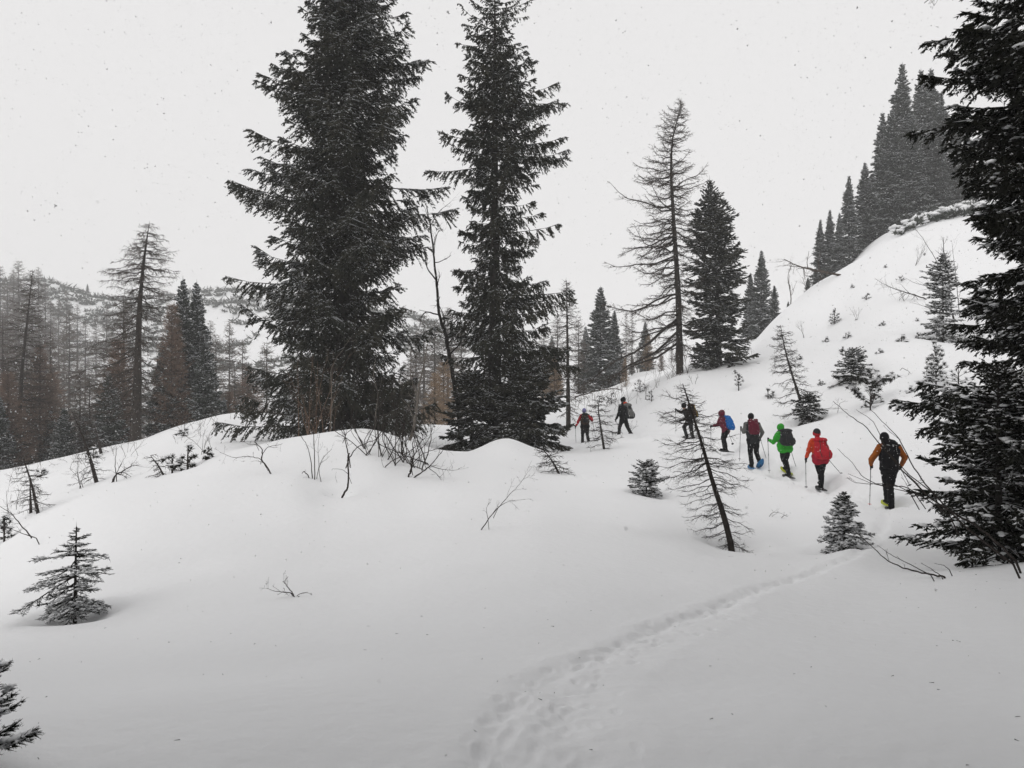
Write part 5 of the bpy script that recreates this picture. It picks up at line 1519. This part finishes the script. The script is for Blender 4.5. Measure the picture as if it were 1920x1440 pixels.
def shrubs():
    rng = np.random.default_rng(400)
    def one(name, label, cat, fn, m=None, group=None, well=None):
        g = Geo(); fn(g)
        me = g.mesh(name, [m or M_TWIG, M_TSNOW, M_PALE])
        o = obj(name, me); tag(o, label, cat, group)
        return o
    def st(px, Y, r0, r1, **kw):
        return lambda g: stem(g, rng, px, Y, r0, r1, **kw)
    def many(L):
        def f(g):
            for px, Y, r0, r1, kw in L: stem(g, rng, px, Y, r0, r1, **kw)
        return f
    Yh = lambda u, v: float(hit(u, v, 5)[1])
    y = Yh(645, 930)
    one('bare_sapling', 'curved bare sapling forking above the front of the snow mound', 'sapling', many([
        ([(642, 931), (652, 910), (654, 890), (652, 862), (655, 850)], y, .022, .014, dict(twigs=2, tl=.3)),
        ([(655, 858), (668, 840), (684, 832), (700, 826), (712, 818)], y, .012, .004, dict(twigs=5, tl=.3)),
        ([(654, 855), (648, 830), (646, 812), (640, 795), (652, 775)], y, .013, .004, dict(twigs=5, tl=.3)),
        ([(646, 815), (634, 800), (622, 790)], y, .007, .003, dict(twigs=3, tl=.25)),
        ([(652, 888), (640, 880), (625, 879), (622, 882)], y, .005, .002, dict(twigs=0)),
        ([(650, 812), (664, 800), (670, 785)], y, .007, .003, dict(twigs=3, tl=.25))]))
    WELLS.append((hit(636, 926, 5)[0], hit(636, 926, 5)[1], .12, .32))
    y = Yh(508, 889)
    one('bare_sapling', 'spreading bare sapling on the left shoulder of the snow mound', 'sapling', many([
        ([(508, 889), (498, 872), (490, 860), (492, 845), (480, 832), (478, 828)], y, .017, .008, dict(twigs=2, tl=.2)),
        ([(491, 862), (480, 858), (460, 856), (440, 858), (425, 853), (412, 848)], y, .009, .003, dict(twigs=7, tl=.22)),
        ([(492, 852), (500, 840), (510, 836), (524, 834), (530, 832)], y, .008, .003, dict(twigs=6, tl=.2)),
        ([(494, 868), (480, 864), (470, 866)], y, .004, .002, dict(twigs=1, tl=.1)),
        ([(480, 833), (470, 834), (462, 831)], y, .006, .003, dict(twigs=3, tl=.15))]))
    y = Yh(585, 897)
    one('bare_shrub', 'bunch of thin upright stems on the front of the snow mound', 'shrub', many([
        ([(586, 898), (582, 860), (575, 835), (560, 812)], y, .012, .003, dict(twigs=5, tl=.3)),
        ([(590, 897), (590, 850), (588, 815), (592, 780), (596, 745)], y, .012, .003, dict(twigs=5, tl=.3)),
        ([(602, 905), (598, 880), (604, 862), (614, 850), (622, 842)], y, .008, .003, dict(twigs=4, tl=.2)),
        ([(594, 896), (598, 870), (596, 840), (602, 800)], y, .008, .002, dict(twigs=4, tl=.25)),
        ([(578, 892), (570, 884), (566, 888)], y, .012, .006, dict(twigs=2, tl=.1)),
        ([(632, 905), (629, 893), (631, 884)], y, .003, .001, dict(twigs=0))]))
    # thicket on the mound crest
    L = []
    for c_ in range(11):
        u0 = rng.uniform(662, 812); v0 = 842 + abs(u0 - 690) * .17 + rng.uniform(-6, 22)
        yy = float(np.clip(hit(u0, v0, 12)[1], 14, 22)); fan = rng.normal() * 14
        for k in range(rng.integers(3, 6)):
            u = u0 + rng.normal() * 4; v = v0 + rng.normal() * 2
            ln = rng.uniform(45, 190) if u < 770 else rng.uniform(40, 110)
            dx = rng.normal() * 42 + fan + (u - 730) * .12
            b1, b2, b3 = rng.normal(size=3) * 6
            L.append(([(u, v), (u + dx * .35 + b1, v - ln * .3), (u + dx * .65 + b2, v - ln * .62), (u + dx * .8 + b3, v - ln * .85), (u + dx, v - ln)], yy, rng.uniform(.006, .017), .002, dict(twigs=7, tl=.45)))
    one('bare_shrub', 'dense thicket of thin bare stems on the crest of the snow mound', 'shrub', many(L))
    L = []
    for k in range(16):
        u = rng.uniform(560, 640); v = 822 + rng.uniform(0, 14); ln = rng.uniform(60, 170); dx = rng.normal() * 30
        L.append(([(u, v), (u + dx * .3, v - ln * .4), (u + dx * .6, v - ln * .7), (u + dx, v - ln)], 21.5, rng.uniform(.006, .012), .002, dict(twigs=6, tl=.4)))
    one('bare_shrub', 'reddish thin stems behind the mound, before the widest spruce', 'shrub', many(L), m=M_RTWIG)
    y = Yh(768, 893)
    one('bare_shrub', 'bent bare shrub with arching stems at the right end of the mound', 'shrub', many([
        ([(766, 893), (772, 878), (770, 865), (778, 850), (785, 835)], y, .022, .008, dict(twigs=6, tl=.35)),
        ([(776, 896), (792, 884), (806, 874), (818, 860), (830, 845), (842, 832)], y, .018, .004, dict(twigs=8, tl=.35)),
        ([(802, 876), (820, 890), (832, 905), (850, 916)], y, .008, .002, dict(twigs=8, tl=.2)),
        ([(806, 873), (830, 880), (850, 882), (866, 876)], y, .008, .002, dict(twigs=9, tl=.25)),
        ([(770, 872), (760, 855), (745, 845), (730, 838)], y, .010, .003, dict(twigs=5, tl=.3)),
        ([(774, 868), (795, 850), (820, 842), (850, 838)], y, .010, .003, dict(twigs=8, tl=.35)),
        ([(778, 850), (800, 830), (812, 800), (820, 770)], y, .009, .002, dict(twigs=7, tl=.35)),
        ([(785, 845), (776, 815), (770, 785), (768, 760)], y, .009, .002, dict(twigs=7, tl=.35))]))
    y = Yh(722, 880)
    one('bare_branch', 'hooked dark stem curling out of the snow on the mound', 'branch', st([(735, 888), (724, 886), (721, 879), (732, 866), (750, 857), (768, 846)], y, .016, .008, twigs=3, tl=.25))
    one('bare_sapling', 'pale leaning grey trunk rising in front of the widest spruce', 'sapling', many([
        ([(745, 870), (760, 848), (775, 805), (782, 760), (786, 720), (796, 680), (802, 645)], 21.8, .055, .012, dict(twigs=9, tl=.9, sides=8)),
        ([(783, 740), (770, 700), (772, 670), (765, 640)], 21.8, .018, .004, dict(twigs=7, tl=.6))]), m=M_PALE)
    one('bare_sapling', 'thin pale sapling before the middle of the widest spruce', 'sapling', many([
        ([(706, 845), (703, 800), (708, 740), (700, 700), (706, 665)], 21.6, .022, .005, dict(twigs=5, tl=.6)),
        ([(618, 830), (622, 760), (620, 700), (640, 660), (660, 630)], 22.2, .022, .004, dict(twigs=8, tl=.6))]), m=M_PALE)
    one('bare_tree', 'thin crooked dark trunk between the two tall spruces', 'tree', many([
        ([(868, 850), (858, 760), (845, 680), (836, 630), (822, 580), (818, 520), (812, 470), (806, 420), (800, 385)], 32.5, .10, .015, dict(twigs=16, tl=1.3, sides=8, depth=2)),
        ([(818, 525), (800, 500), (795, 470), (780, 455)], 32.5, .035, .008, dict(twigs=7, tl=.6)),
        ([(822, 590), (800, 585), (790, 596), (785, 620)], 32.5, .035, .008, dict(twigs=6, tl=.6)),
        ([(806, 425), (825, 395), (845, 380)], 32.5, .02, .005, dict(twigs=6, tl=.5)),
        ([(838, 650), (870, 640), (880, 610)], 32.5, .03, .006, dict(twigs=6, tl=.6))]))
    # twigs lying on the front snow
    y = Yh(537, 1117)
    one('bare_twig', 'small forked twig poking from the open front snow, left of centre', 'twig', many([
        ([(552, 1119), (545, 1108), (536, 1096), (530, 1090)], y, .007, .002, dict(twigs=5, tl=.10)),
        ([(546, 1112), (530, 1110), (514, 1108), (500, 1103)], y, .006, .0015, dict(twigs=8, tl=.10)),
        ([(556, 1118), (566, 1112), (578, 1110)], y, .004, .0015, dict(twigs=4, tl=.07)),
        ([(560, 1118), (568, 1124), (566, 1128)], y, .004, .0015, dict(twigs=2, tl=.05))]))
    y = Yh(905, 992)
    one('bare_twig', 'leaning bare twig with two forks on the open snow in the centre', 'twig', many([
        ([(903, 992), (920, 968), (938, 948), (955, 928), (972, 910), (988, 888)], y, .009, .0015, dict(twigs=8, tl=.28)),
        ([(915, 973), (912, 955), (922, 935)], y, .005, .0015, dict(twigs=3, tl=.15)),
        ([(935, 950), (955, 940), (985, 936)], y, .005, .0015, dict(twigs=4, tl=.15))]))
    y = Yh(1455, 970)
    one('bare_twig', 'low tuft of dry twigs on the snow right of the leaning larch', 'twig', many([
        ([(1440, 972), (1450, 961), (1462, 962), (1476, 969)], y, .006, .002, dict(twigs=6, tl=.14)),
        ([(1446, 974), (1450, 966), (1458, 962)], y, .004, .0015, dict(twigs=3, tl=.1)), ([(1466, 970), (1470, 966), (1476, 968)], y, .008, .003, dict(twigs=2, tl=.08))]))
    # left gully plants
    def lar(px, w, seed, label, R=.8, rt=.05, dz=.18, lean=None, name='bare_sapling'):
        (ub, vb), (ut, vt) = px
        b = hit(ub, vb, 10); s = b[1] / F; H = (vb - vt) * s; dx = (ut - ub) * s
        m = larch(seed, H, cone_R(H, R, .6), h0=.12 * H, dz=dz, nb=3, sp2=.14, sp3=.1, el0=-.1, droop=.2, tip=.15, rtrunk=rt, bend=[(0, 0, 0), (.5, dx * .42, 0), (1, dx, 0)], rb=.010, r2=.005, r3=.003, l3=.13,
                  mats=[M_TWIG, M_TWIG, M_TSNOW], hang=.5, snow=.15)
        tree('larch_sapling', m, tuple(b + [0, 0, -.05]), label, 'sapling')
    lar(((182, 904), (135, 768)), 0, 501, 'leaning larch sapling with a dark stem in the left gully', .6, .06)
    lar(((72, 962), (42, 850)), 0, 502, 'taller stem of the twin larch saplings in the left gully', .6, .045)
    lar(((58, 962), (56, 898)), 0, 503, 'shorter stem of the twin larch saplings in the left gully', .4, .04)
    lar(((308, 890), (282, 850)), 0, 504, 'small drooping larch sapling left of the dwarf pines', .35, .02, .12)
    lar(((1050, 888), (1018, 838)), 0, 505, 'small tilted larch sapling in front of the slim tall spruce', .55, .03, .10)
    lar(((190, 850), (175, 790)), 0, 506, 'short leaning larch sapling on the left ridge edge', .5, .07)
    y = Yh(210, 905)
    one('bare_shrub', 'arched shrub bowed to the snow in the left gully', 'shrub', many([
        ([(210, 906), (218, 890), (230, 884), (245, 874), (260, 872)], y, .03, .008, dict(twigs=9, tl=.5)), ([(218, 892), (216, 870), (218, 845), (219, 838)], y, .014, .003, dict(twigs=4, tl=.3)),
        ([(230, 885), (240, 890), (252, 898)], y, .012, .004, dict(twigs=8, tl=.4)), ([(216, 893), (222, 880), (228, 868)], y, .014, .004, dict(twigs=6, tl=.4))]))
    y = Yh(155, 915)
    one('bare_shrub', 'thin upright bare shrub left of the leaning gully sapling', 'shrub', many([
        ([(152, 917), (146, 890), (146, 865)], y, .014, .004, dict(twigs=6, tl=.5)), ([(158, 918), (146, 895), (130, 878)], y, .010, .003, dict(twigs=5, tl=.4)), ([(150, 910), (158, 890), (165, 876)], y, .009, .003, dict(twigs=5, tl=.4))]))
    y = Yh(20, 960)
    one('bare_shrub', 'fan of bare twigs at the left frame edge above the front snow', 'shrub', many([
        ([(18, 985), (14, 950), (12, 920)], y, .012, .003, dict(twigs=7, tl=.5)), ([(58, 1006), (42, 988), (20, 962), (-8, 945)], 15.5, .014, .004, dict(twigs=4, tl=.3)),
        ([(68, 1009), (45, 1001), (20, 992), (0, 985)], 14.5, .009, .003, dict(twigs=5, tl=.3)), ([(30, 960), (34, 930), (44, 905)], y, .008, .003, dict(twigs=6, tl=.4))]))
    for k, (u, v, t, lab) in enumerate([(380, 852, 800, 'bare stem rising between the dwarf pines and the ridge'), (345, 815, 775, 'bare twiggy shrub on the left ridge crest'), (400, 845, 812, 'single slanting twig left of the widest spruce'),
                                        (1505, 635, 600, 'slender bare twig on the upper slope'), (1607, 600, 573, 'tiny bare sapling right of the snowy pine bush'), (1290, 700, 640, 'bare bush at the foot of the tall bare larch, right side'),
                                        (1715, 500, 450, 'bare bush high on the slope left of the bare sapling group'), (1300, 720, 700, 'small bare twig on the crest above the leaning larch'), (1175, 818, 790, 'fallen twig between the legs and snow behind the tall black hiker')]):
        b = hit(u, v, 10); s = b[1] / F; Hh = (v - t) * s
        g = Geo()
        for i in range(3 if k != 2 else 1):
            grow(g, rng, b + [rng.normal() * .05, 0, -.05], (rng.normal() * .35, rng.normal() * .2, 1), Hh * rng.uniform(.8, 1.1), .006 + .004 * Hh, 2, 0, .2, .12, 3, .5)
        o = obj('bare_shrub', g.mesh('bare_shrub', [M_TWIG])); tag(o, lab, 'shrub')
    # low dark brush along the crest by the larch foot
    b = hit(1262, 706, 30); g = Geo()
    for i in range(26):
        x = b + [rng.uniform(-1.9, .9), rng.uniform(-.3, 1.2), 0]; x[2] = base_z(x[:1], x[1:2])[0] - .05
        grow(g, rng, x, (rng.normal() * .7 - .2, rng.normal() * .4, .8), rng.uniform(.6, 1.8), .010, 2, 0, .1, .15, 3, .6, .003)
    o = obj('bare_shrub', g.mesh('bare_shrub', [M_LTWIG])); tag(o, 'tangled reddish brush left of the tall bare larch\'s foot', 'shrub')
    # bare saplings beside the snow-covered spruce
    b = hit(1790, 600, 22); y = b[1]
    one('bare_sapling', 'dark bare sapling group behind the snow-covered spruce on the right slope', 'sapling', many([
        ([(1792, 612), (1780, 560), (1778, 510), (1770, 470), (1768, 445)], y, .05, .010, dict(twigs=12, tl=1.0, depth=2)), ([(1776, 545), (1760, 500), (1745, 470), (1725, 440), (1712, 425)], y, .02, .005, dict(twigs=9, tl=.8)),
        ([(1800, 600), (1795, 550), (1790, 500), (1785, 455)], y, .02, .005, dict(twigs=9, tl=.8)), ([(1770, 560), (1745, 540), (1715, 530), (1695, 520)], y, .018, .004, dict(twigs=9, tl=.7)),
        ([(1765, 590), (1735, 575), (1705, 566)], y, .015, .004, dict(twigs=7, tl=.6))]))
    b = hit(1735, 562, 30); y = b[1]
    one('fallen_larch', 'small larch fallen flat across the upper slope', 'fallen tree', many([
        ([(1736, 561), (1715, 553), (1690, 546), (1668, 538), (1640, 522)], y, .04, .006, dict(twigs=26, tl=.9, up=-.3)), ([(1702, 578), (1693, 560), (1688, 548)], y, .015, .006, dict(twigs=6, tl=.5, up=-.2))]))
    b = hit(1570, 515, 40); y = b[1] - .5
    one('fallen_larch', 'bare larch bowed out over the saddle left of the ridge spruces', 'fallen tree', many([
        ([(1575, 516), (1545, 510), (1515, 504), (1490, 496), (1470, 486)], y, .10, .02, dict(twigs=20, tl=1.4, up=-.2)),
        ([(1480, 600), (1483, 560), (1478, 520), (1485, 495)], y + 3, .05, .01, dict(twigs=12, tl=1.4)), ([(1500, 590), (1512, 550), (1505, 520)], y + 3, .04, .01, dict(twigs=12, tl=1.2)), ([(1520, 575), (1530, 540), (1545, 520)], y + 3, .04, .01, dict(twigs=10, tl=1.2))]), m=M_LTWIG)
    y = Yh(1748, 790)
    one('bare_sapling', 'crooked bare sapling left of the near black spruce', 'sapling', many([
        ([(1752, 792), (1748, 775), (1738, 765), (1742, 750), (1735, 740)], y, .015, .004, dict(twigs=7, tl=.35)), ([(1746, 778), (1756, 770), (1762, 762)], y, .008, .003, dict(twigs=5, tl=.3))]))
    y = Yh(1450, 810)
    one('bare_branch', 'low arching branch resting on the snow right of the slope larch', 'branch', many([
        ([(1516, 786), (1530, 774), (1548, 766), (1568, 765), (1590, 769)], float(hit(1520, 786, 15)[1]), .014, .004, dict(twigs=4, tl=.4)), ([(1572, 765), (1575, 756), (1590, 752)], float(hit(1520, 786, 15)[1]), .008, .003, dict(twigs=2, tl=.2))]))
    for k, (a, lab) in enumerate([([(1692, 690), (1705, 698), (1702, 705)], 'tiny dry twig on the slope right of the snow-bent pine'), ([(1400, 640), (1408, 655), (1410, 668)], 'thin twig in the hollow beside the bushy spruce')]):
        one('bare_twig', lab, 'twig', st(a, float(hit(*a[-1], 15)[1]), .010, .005, twigs=5, tl=.3))
    # near right branches reaching in front of the hikers
    o = one('bare_shrub', 'long bare branches reaching left from the near black spruce across the nearest hiker', 'shrub', many([
        ([(1905, 1052), (1850, 1000), (1795, 965), (1745, 935), (1715, 905), (1690, 880), (1660, 845), (1622, 800), (1588, 775), (1562, 752)], 8.3, .013, .0025, dict(twigs=3, tl=.22, dy=np.linspace(0, .8, 10))),
        ([(1900, 1058), (1840, 1012), (1790, 968), (1750, 925), (1715, 880), (1690, 830), (1665, 800), (1632, 768)], 8.1, .011, .0025, dict(twigs=3, tl=.2, dy=np.linspace(0, .5, 8))),
        ([(1750, 925), (1700, 885), (1665, 845), (1636, 790), (1605, 768)], 8.2, .006, .002, dict(twigs=2, tl=.15, dy=np.linspace(0, .5, 5))),
        ([(1780, 965), (1720, 925), (1690, 912), (1655, 910), (1620, 895), (1600, 870), (1572, 842)], 8.3, .007, .002, dict(twigs=2, tl=.15, dy=np.linspace(0, .4, 7))),
        ([(1715, 925), (1680, 917), (1640, 908), (1590, 888)], 8.4, .005, .002, dict(twigs=1, tl=.1, dy=np.linspace(0, .2, 4))),
        ([(1705, 922), (1670, 908), (1610, 906), (1588, 896)], 8.4, .005, .002, dict(twigs=1, tl=.1, dy=np.linspace(0, .2, 4)))]))
    one('bare_branch', 'bare branch lying low on the snow left of the near spruce base', 'branch', many([
        ([(1770, 1081), (1740, 1076), (1700, 1066), (1660, 1048), (1630, 1020), (1602, 994)], 8.9, .012, .003, dict(twigs=3, tl=.15, dy=np.linspace(0, 1.2, 6))),
        ([(1745, 1078), (1700, 1055), (1670, 1040), (1645, 1022)], 8.9, .006, .002, dict(twigs=1, tl=.1, dy=np.linspace(0, .4, 4))),
        ([(1765, 1080), (1745, 1066), (1727, 1056)], 8.9, .005, .002, dict(twigs=0)), ([(1780, 1068), (1768, 1060), (1752, 1056)], 8.9, .005, .002, dict(twigs=0))]))
    # twigs of an overhanging branch at the very top
    one('bare_branch', 'overhanging twig tips at the top edge left of the near spruce', 'branch', many([
        ([(1860, -60), (1800, -30), (1740, -12), (1700, -2)], 7.5, .010, .003, dict(twigs=10, tl=.25, up=-.3)), ([(1800, -30), (1745, -5), (1733, 6)], 7.5, .006, .003, dict(twigs=3, tl=.08, up=-.4))]))
    # beyond: fallen pale branch and brush behind the hikers
    g = Geo()
    for i in range(46):
        u = rng.uniform(1068, 1180); v = rng.uniform(742, 775); b = hit(u, v, 25)
        grow(g, rng, b + [0, 0, -.05], (rng.normal() * .4, rng.normal() * .3, 1), rng.uniform(.5, 1.6), .010, 1, 0, .1, .15, 3, .5, .004)
    o = obj('bare_shrub', g.mesh('bare_shrub', [M_LTWIG])); tag(o, 'scattered thin brush on the snow behind the two farthest hikers', 'shrub')
    one('fallen_log', 'snow-topped fallen branch lying behind the two farthest hikers', 'fallen branch', many([
        ([(1080, 744), (1100, 738), (1125, 731), (1150, 729), (1166, 731)], float(hit(1125, 745, 30)[1]), .05, .03, dict(twigs=5, tl=.5, snowm=1))]), m=M_LTWIG)
    g = Geo()
    for i in range(40):
        u = rng.uniform(-20, 440); v = np.interp(u, [0, 200, 430], [895, 862, 790]) + rng.uniform(-8, 14); b = hit(u, v, 20)
        grow(g, rng, b + [0, 0, -.05], (rng.normal() * .4, rng.normal() * .3, 1), rng.uniform(.4, 1.1), .008, 1, 0, .1, .15, 3, .5, .003)
    o = obj('bare_shrub', g.mesh('bare_shrub', [M_LTWIG])); tag(o, 'sparse low brush scattered along the left snow ridge', kind='stuff')
    # far hillside scrub
    g = Geo(); n = 4800
    Y = rng.uniform(120, 288, n); u = rng.uniform(-250, 1000, n); x = (u - 960) / F * Y
    keep = (vnoise(x / 18, Y / 13, 31) + .7 * vnoise(x / 6, Y / 5, 32)) > np.interp(u, [-200, 100, 200, 450, 1000], [-1.0, -.7, -.15, .05, -.2]) - (Y > 250) * .3
    x, Y = x[keep], Y[keep]
    z = base_z(x, Y); c = np.stack([x, Y, z], 1)
    w_ = rng.uniform(.9, 2.5, len(c))
    for k in range(10):
        d = norm(rng.normal(size=c.shape) * [1, 1, .5] + [0, 0, .55])
        o0 = c + rng.normal(size=c.shape) * [.35, .35, 0] * w_[:, None] + [0, 0, .1]
        g.add(o0, o0 + d * (w_ * rng.uniform(.6, 1.2, len(c)))[:, None], .36, 0, 0)
    for k in range(2):
        o0 = c + rng.normal(size=c.shape) * [.5, .5, 0] * w_[:, None] + [0, 0, .55] * w_[:, None]
        g.add(o0, o0 + rng.normal(size=c.shape) * [.7, .7, .05], .28, 0, 1)
    o = obj('hillside_scrub', g.mesh('hillside_scrub', [M_NEEDF, M_TSNOW])); tag(o, 'dwarf pine scrub covering the far left hillside', kind='stuff')
    # upper snow bank at the ridge top
    g = Geo()
    for i in range(110):
        t_ = rng.uniform(0, 1); u = 1680 + t_ * 170 + rng.normal() * 4; Y = rng.uniform(65.5, 69.5); b = np.array(at(u, Y, -.1))
        tufts(g, rng, b + [0, 0, rng.uniform(.1, .7)], 16, rng.uniform(.5, 1.0) * (.5 + .6 * t_), .07, 0)
        if rng.random() < .7: g.blobs([b + [rng.normal() * .2, .25, .55 + .35 * t_ + rng.normal() * .12]], rng.uniform(.22, .5), .35, rng.uniform(.16, .3), 1, rng, .25)
    o = obj('ridge_scrub', g.mesh('ridge_scrub', [M_NEEDF, M_TSNOW])); tag(o, 'dark dwarf pine scrub under the snow bank on the ridge', kind='stuff')


def litter():
    rng = np.random.default_rng(66)
    n = 420
    y = rng.uniform(3.2, 24, n); x = rng.uniform(-.68, .68, n) * y
    k = rng.random(n) < np.where(x > 0, .9, .6)
    x, y = x[k], y[k]; z = base_z(x, y) + detail(x, y) + .003
    d = rng.normal(size=(len(x), 3)) * [1, 1, .12]; d = norm(d) * rng.uniform(.006, .035, len(x))[:, None]
    c = np.stack([x, y, z], 1); g = Geo(); g.add(c, c + d, rng.uniform(.0012, .003, len(x)), .001, 0)
    o = obj('needle_litter', g.mesh('needle_litter', [M_TWIG])); tag(o, 'fallen needles and bark bits scattered on the snow', kind='stuff')


def snowfall():
    rng = np.random.default_rng(9)
    n = 60000
    p = np.stack([rng.uniform(-24, 24, n), rng.uniform(.9, 34, n), rng.uniform(-3.5, 16, n)], 1)
    k = (np.abs(p[:, 0]) < p[:, 1] * .8 + 1) & (p[:, 2] < p[:, 1] * .62 + 1) & (p[:, 2] > base_z(p[:, 0], p[:, 1]) + .05)
    p = p[k]
    p = p[(np.linalg.norm(p, axis=1) > 9)]
    n = len(p)
    r = rng.uniform(.005, .012, n) * np.where(rng.random(n) < .08, 1.5, 1)
    nr_ = 12                                     # a few flakes drift close to the lens
    q = np.stack([rng.uniform(-.42, .42, nr_), rng.uniform(.42, .75, nr_), rng.uniform(-.3, .3, nr_)], 1)
    p = np.vstack([p, q]); r = np.append(r, rng.uniform(.0005, .0014, nr_)); n = len(p)
    b = np.array([[.94, 0, -.33], [-.47, .82, -.33], [-.47, -.82, -.33], [0, 0, 1]], float)
    a = rng.uniform(0, 6.28, n); ca, sa = np.cos(a)[:, None], np.sin(a)[:, None]
    bb = b[None] * r[:, None, None] * rng.uniform(.6, 1.4, (n, 4, 1)) * 1.2
    bb = np.stack([bb[..., 0] * ca - bb[..., 2] * sa, bb[..., 1], bb[..., 0] * sa + bb[..., 2] * ca], -1)
    v = p[:, None] + bb
    f = np.array([[0, 1, 3], [1, 2, 3], [2, 0, 3], [0, 2, 1]])[None] + (np.arange(n) * 4)[:, None, None]
    g = Geo(); g.raw.append((v.reshape(-1, 3), f.reshape(-1, 3), 0))
    o = obj('falling_snow', g.mesh('falling_snow', [M_FLAKE], smooth=False)); tag(o, 'small snowflakes falling through the air', kind='stuff')


def haze():
    m = bpy.data.materials.new('snowy_air'); m.use_nodes = True; t = m.node_tree; t.nodes.clear()
    o = t.nodes.new('ShaderNodeOutputMaterial'); v = t.nodes.new('ShaderNodeVolumePrincipled')
    v.inputs['Color'].default_value = (1, 1, 1, 1); v.inputs['Density'].default_value = HAZE
    t.links.new(v.outputs[0], o.inputs['Volume'])
    x0, x1, y0, y1, z0, z1 = -720, 720, -720, 720, -25, 75
    me = bpy.data.meshes.new('haze')
    me.from_pydata([(x, y, z) for x in (x0, x1) for y in (y0, y1) for z in (z0, z1)], [], [(0, 1, 3, 2), (4, 6, 7, 5), (0, 4, 5, 1), (2, 3, 7, 6), (0, 2, 6, 4), (1, 5, 7, 3)])
    me.materials.append(m)
    h = obj('haze', me); tag(h, 'thin pale air full of falling snow', kind='stuff')


HAZE = 0.0011
import time as _t
_t0 = _t.time()
def _say(s): print('TIME %-14s %.1f' % (s, _t.time() - _t0))
big_trees(); _say('big')
larches(); _say('larches')
mid_spruces(); _say('mid')
small_conifers(); _say('small')
shrubs(); _say('shrubs')
for u_, v_, dp_, r_ in ((1693, 950, .16, .34), (1558, 912, .16, .32), (1494, 889, .15, .32), (1434, 873, .13, .30), (1373, 846, .13, .32), (1205, 822, .12, .4), (1120, 833, .12, .4),
                        (855, 905, .05, .8), (1092, 893, .14, .22), (420, 960, .07, 1.3), (330, 1060, .06, .9), (1395, 715, .2, 1.1)):
    h_ = hit(u_, v_, 5); WELLS.append((h_[0], h_[1], dp_, r_))
build_ground(); _say('ground')
litter()
all_people(); _say('people')
snowfall()
haze(); _say('end')
print("TRIS", sum(len(m.loops) - 2*len(m.polygons) for m in bpy.data.meshes))
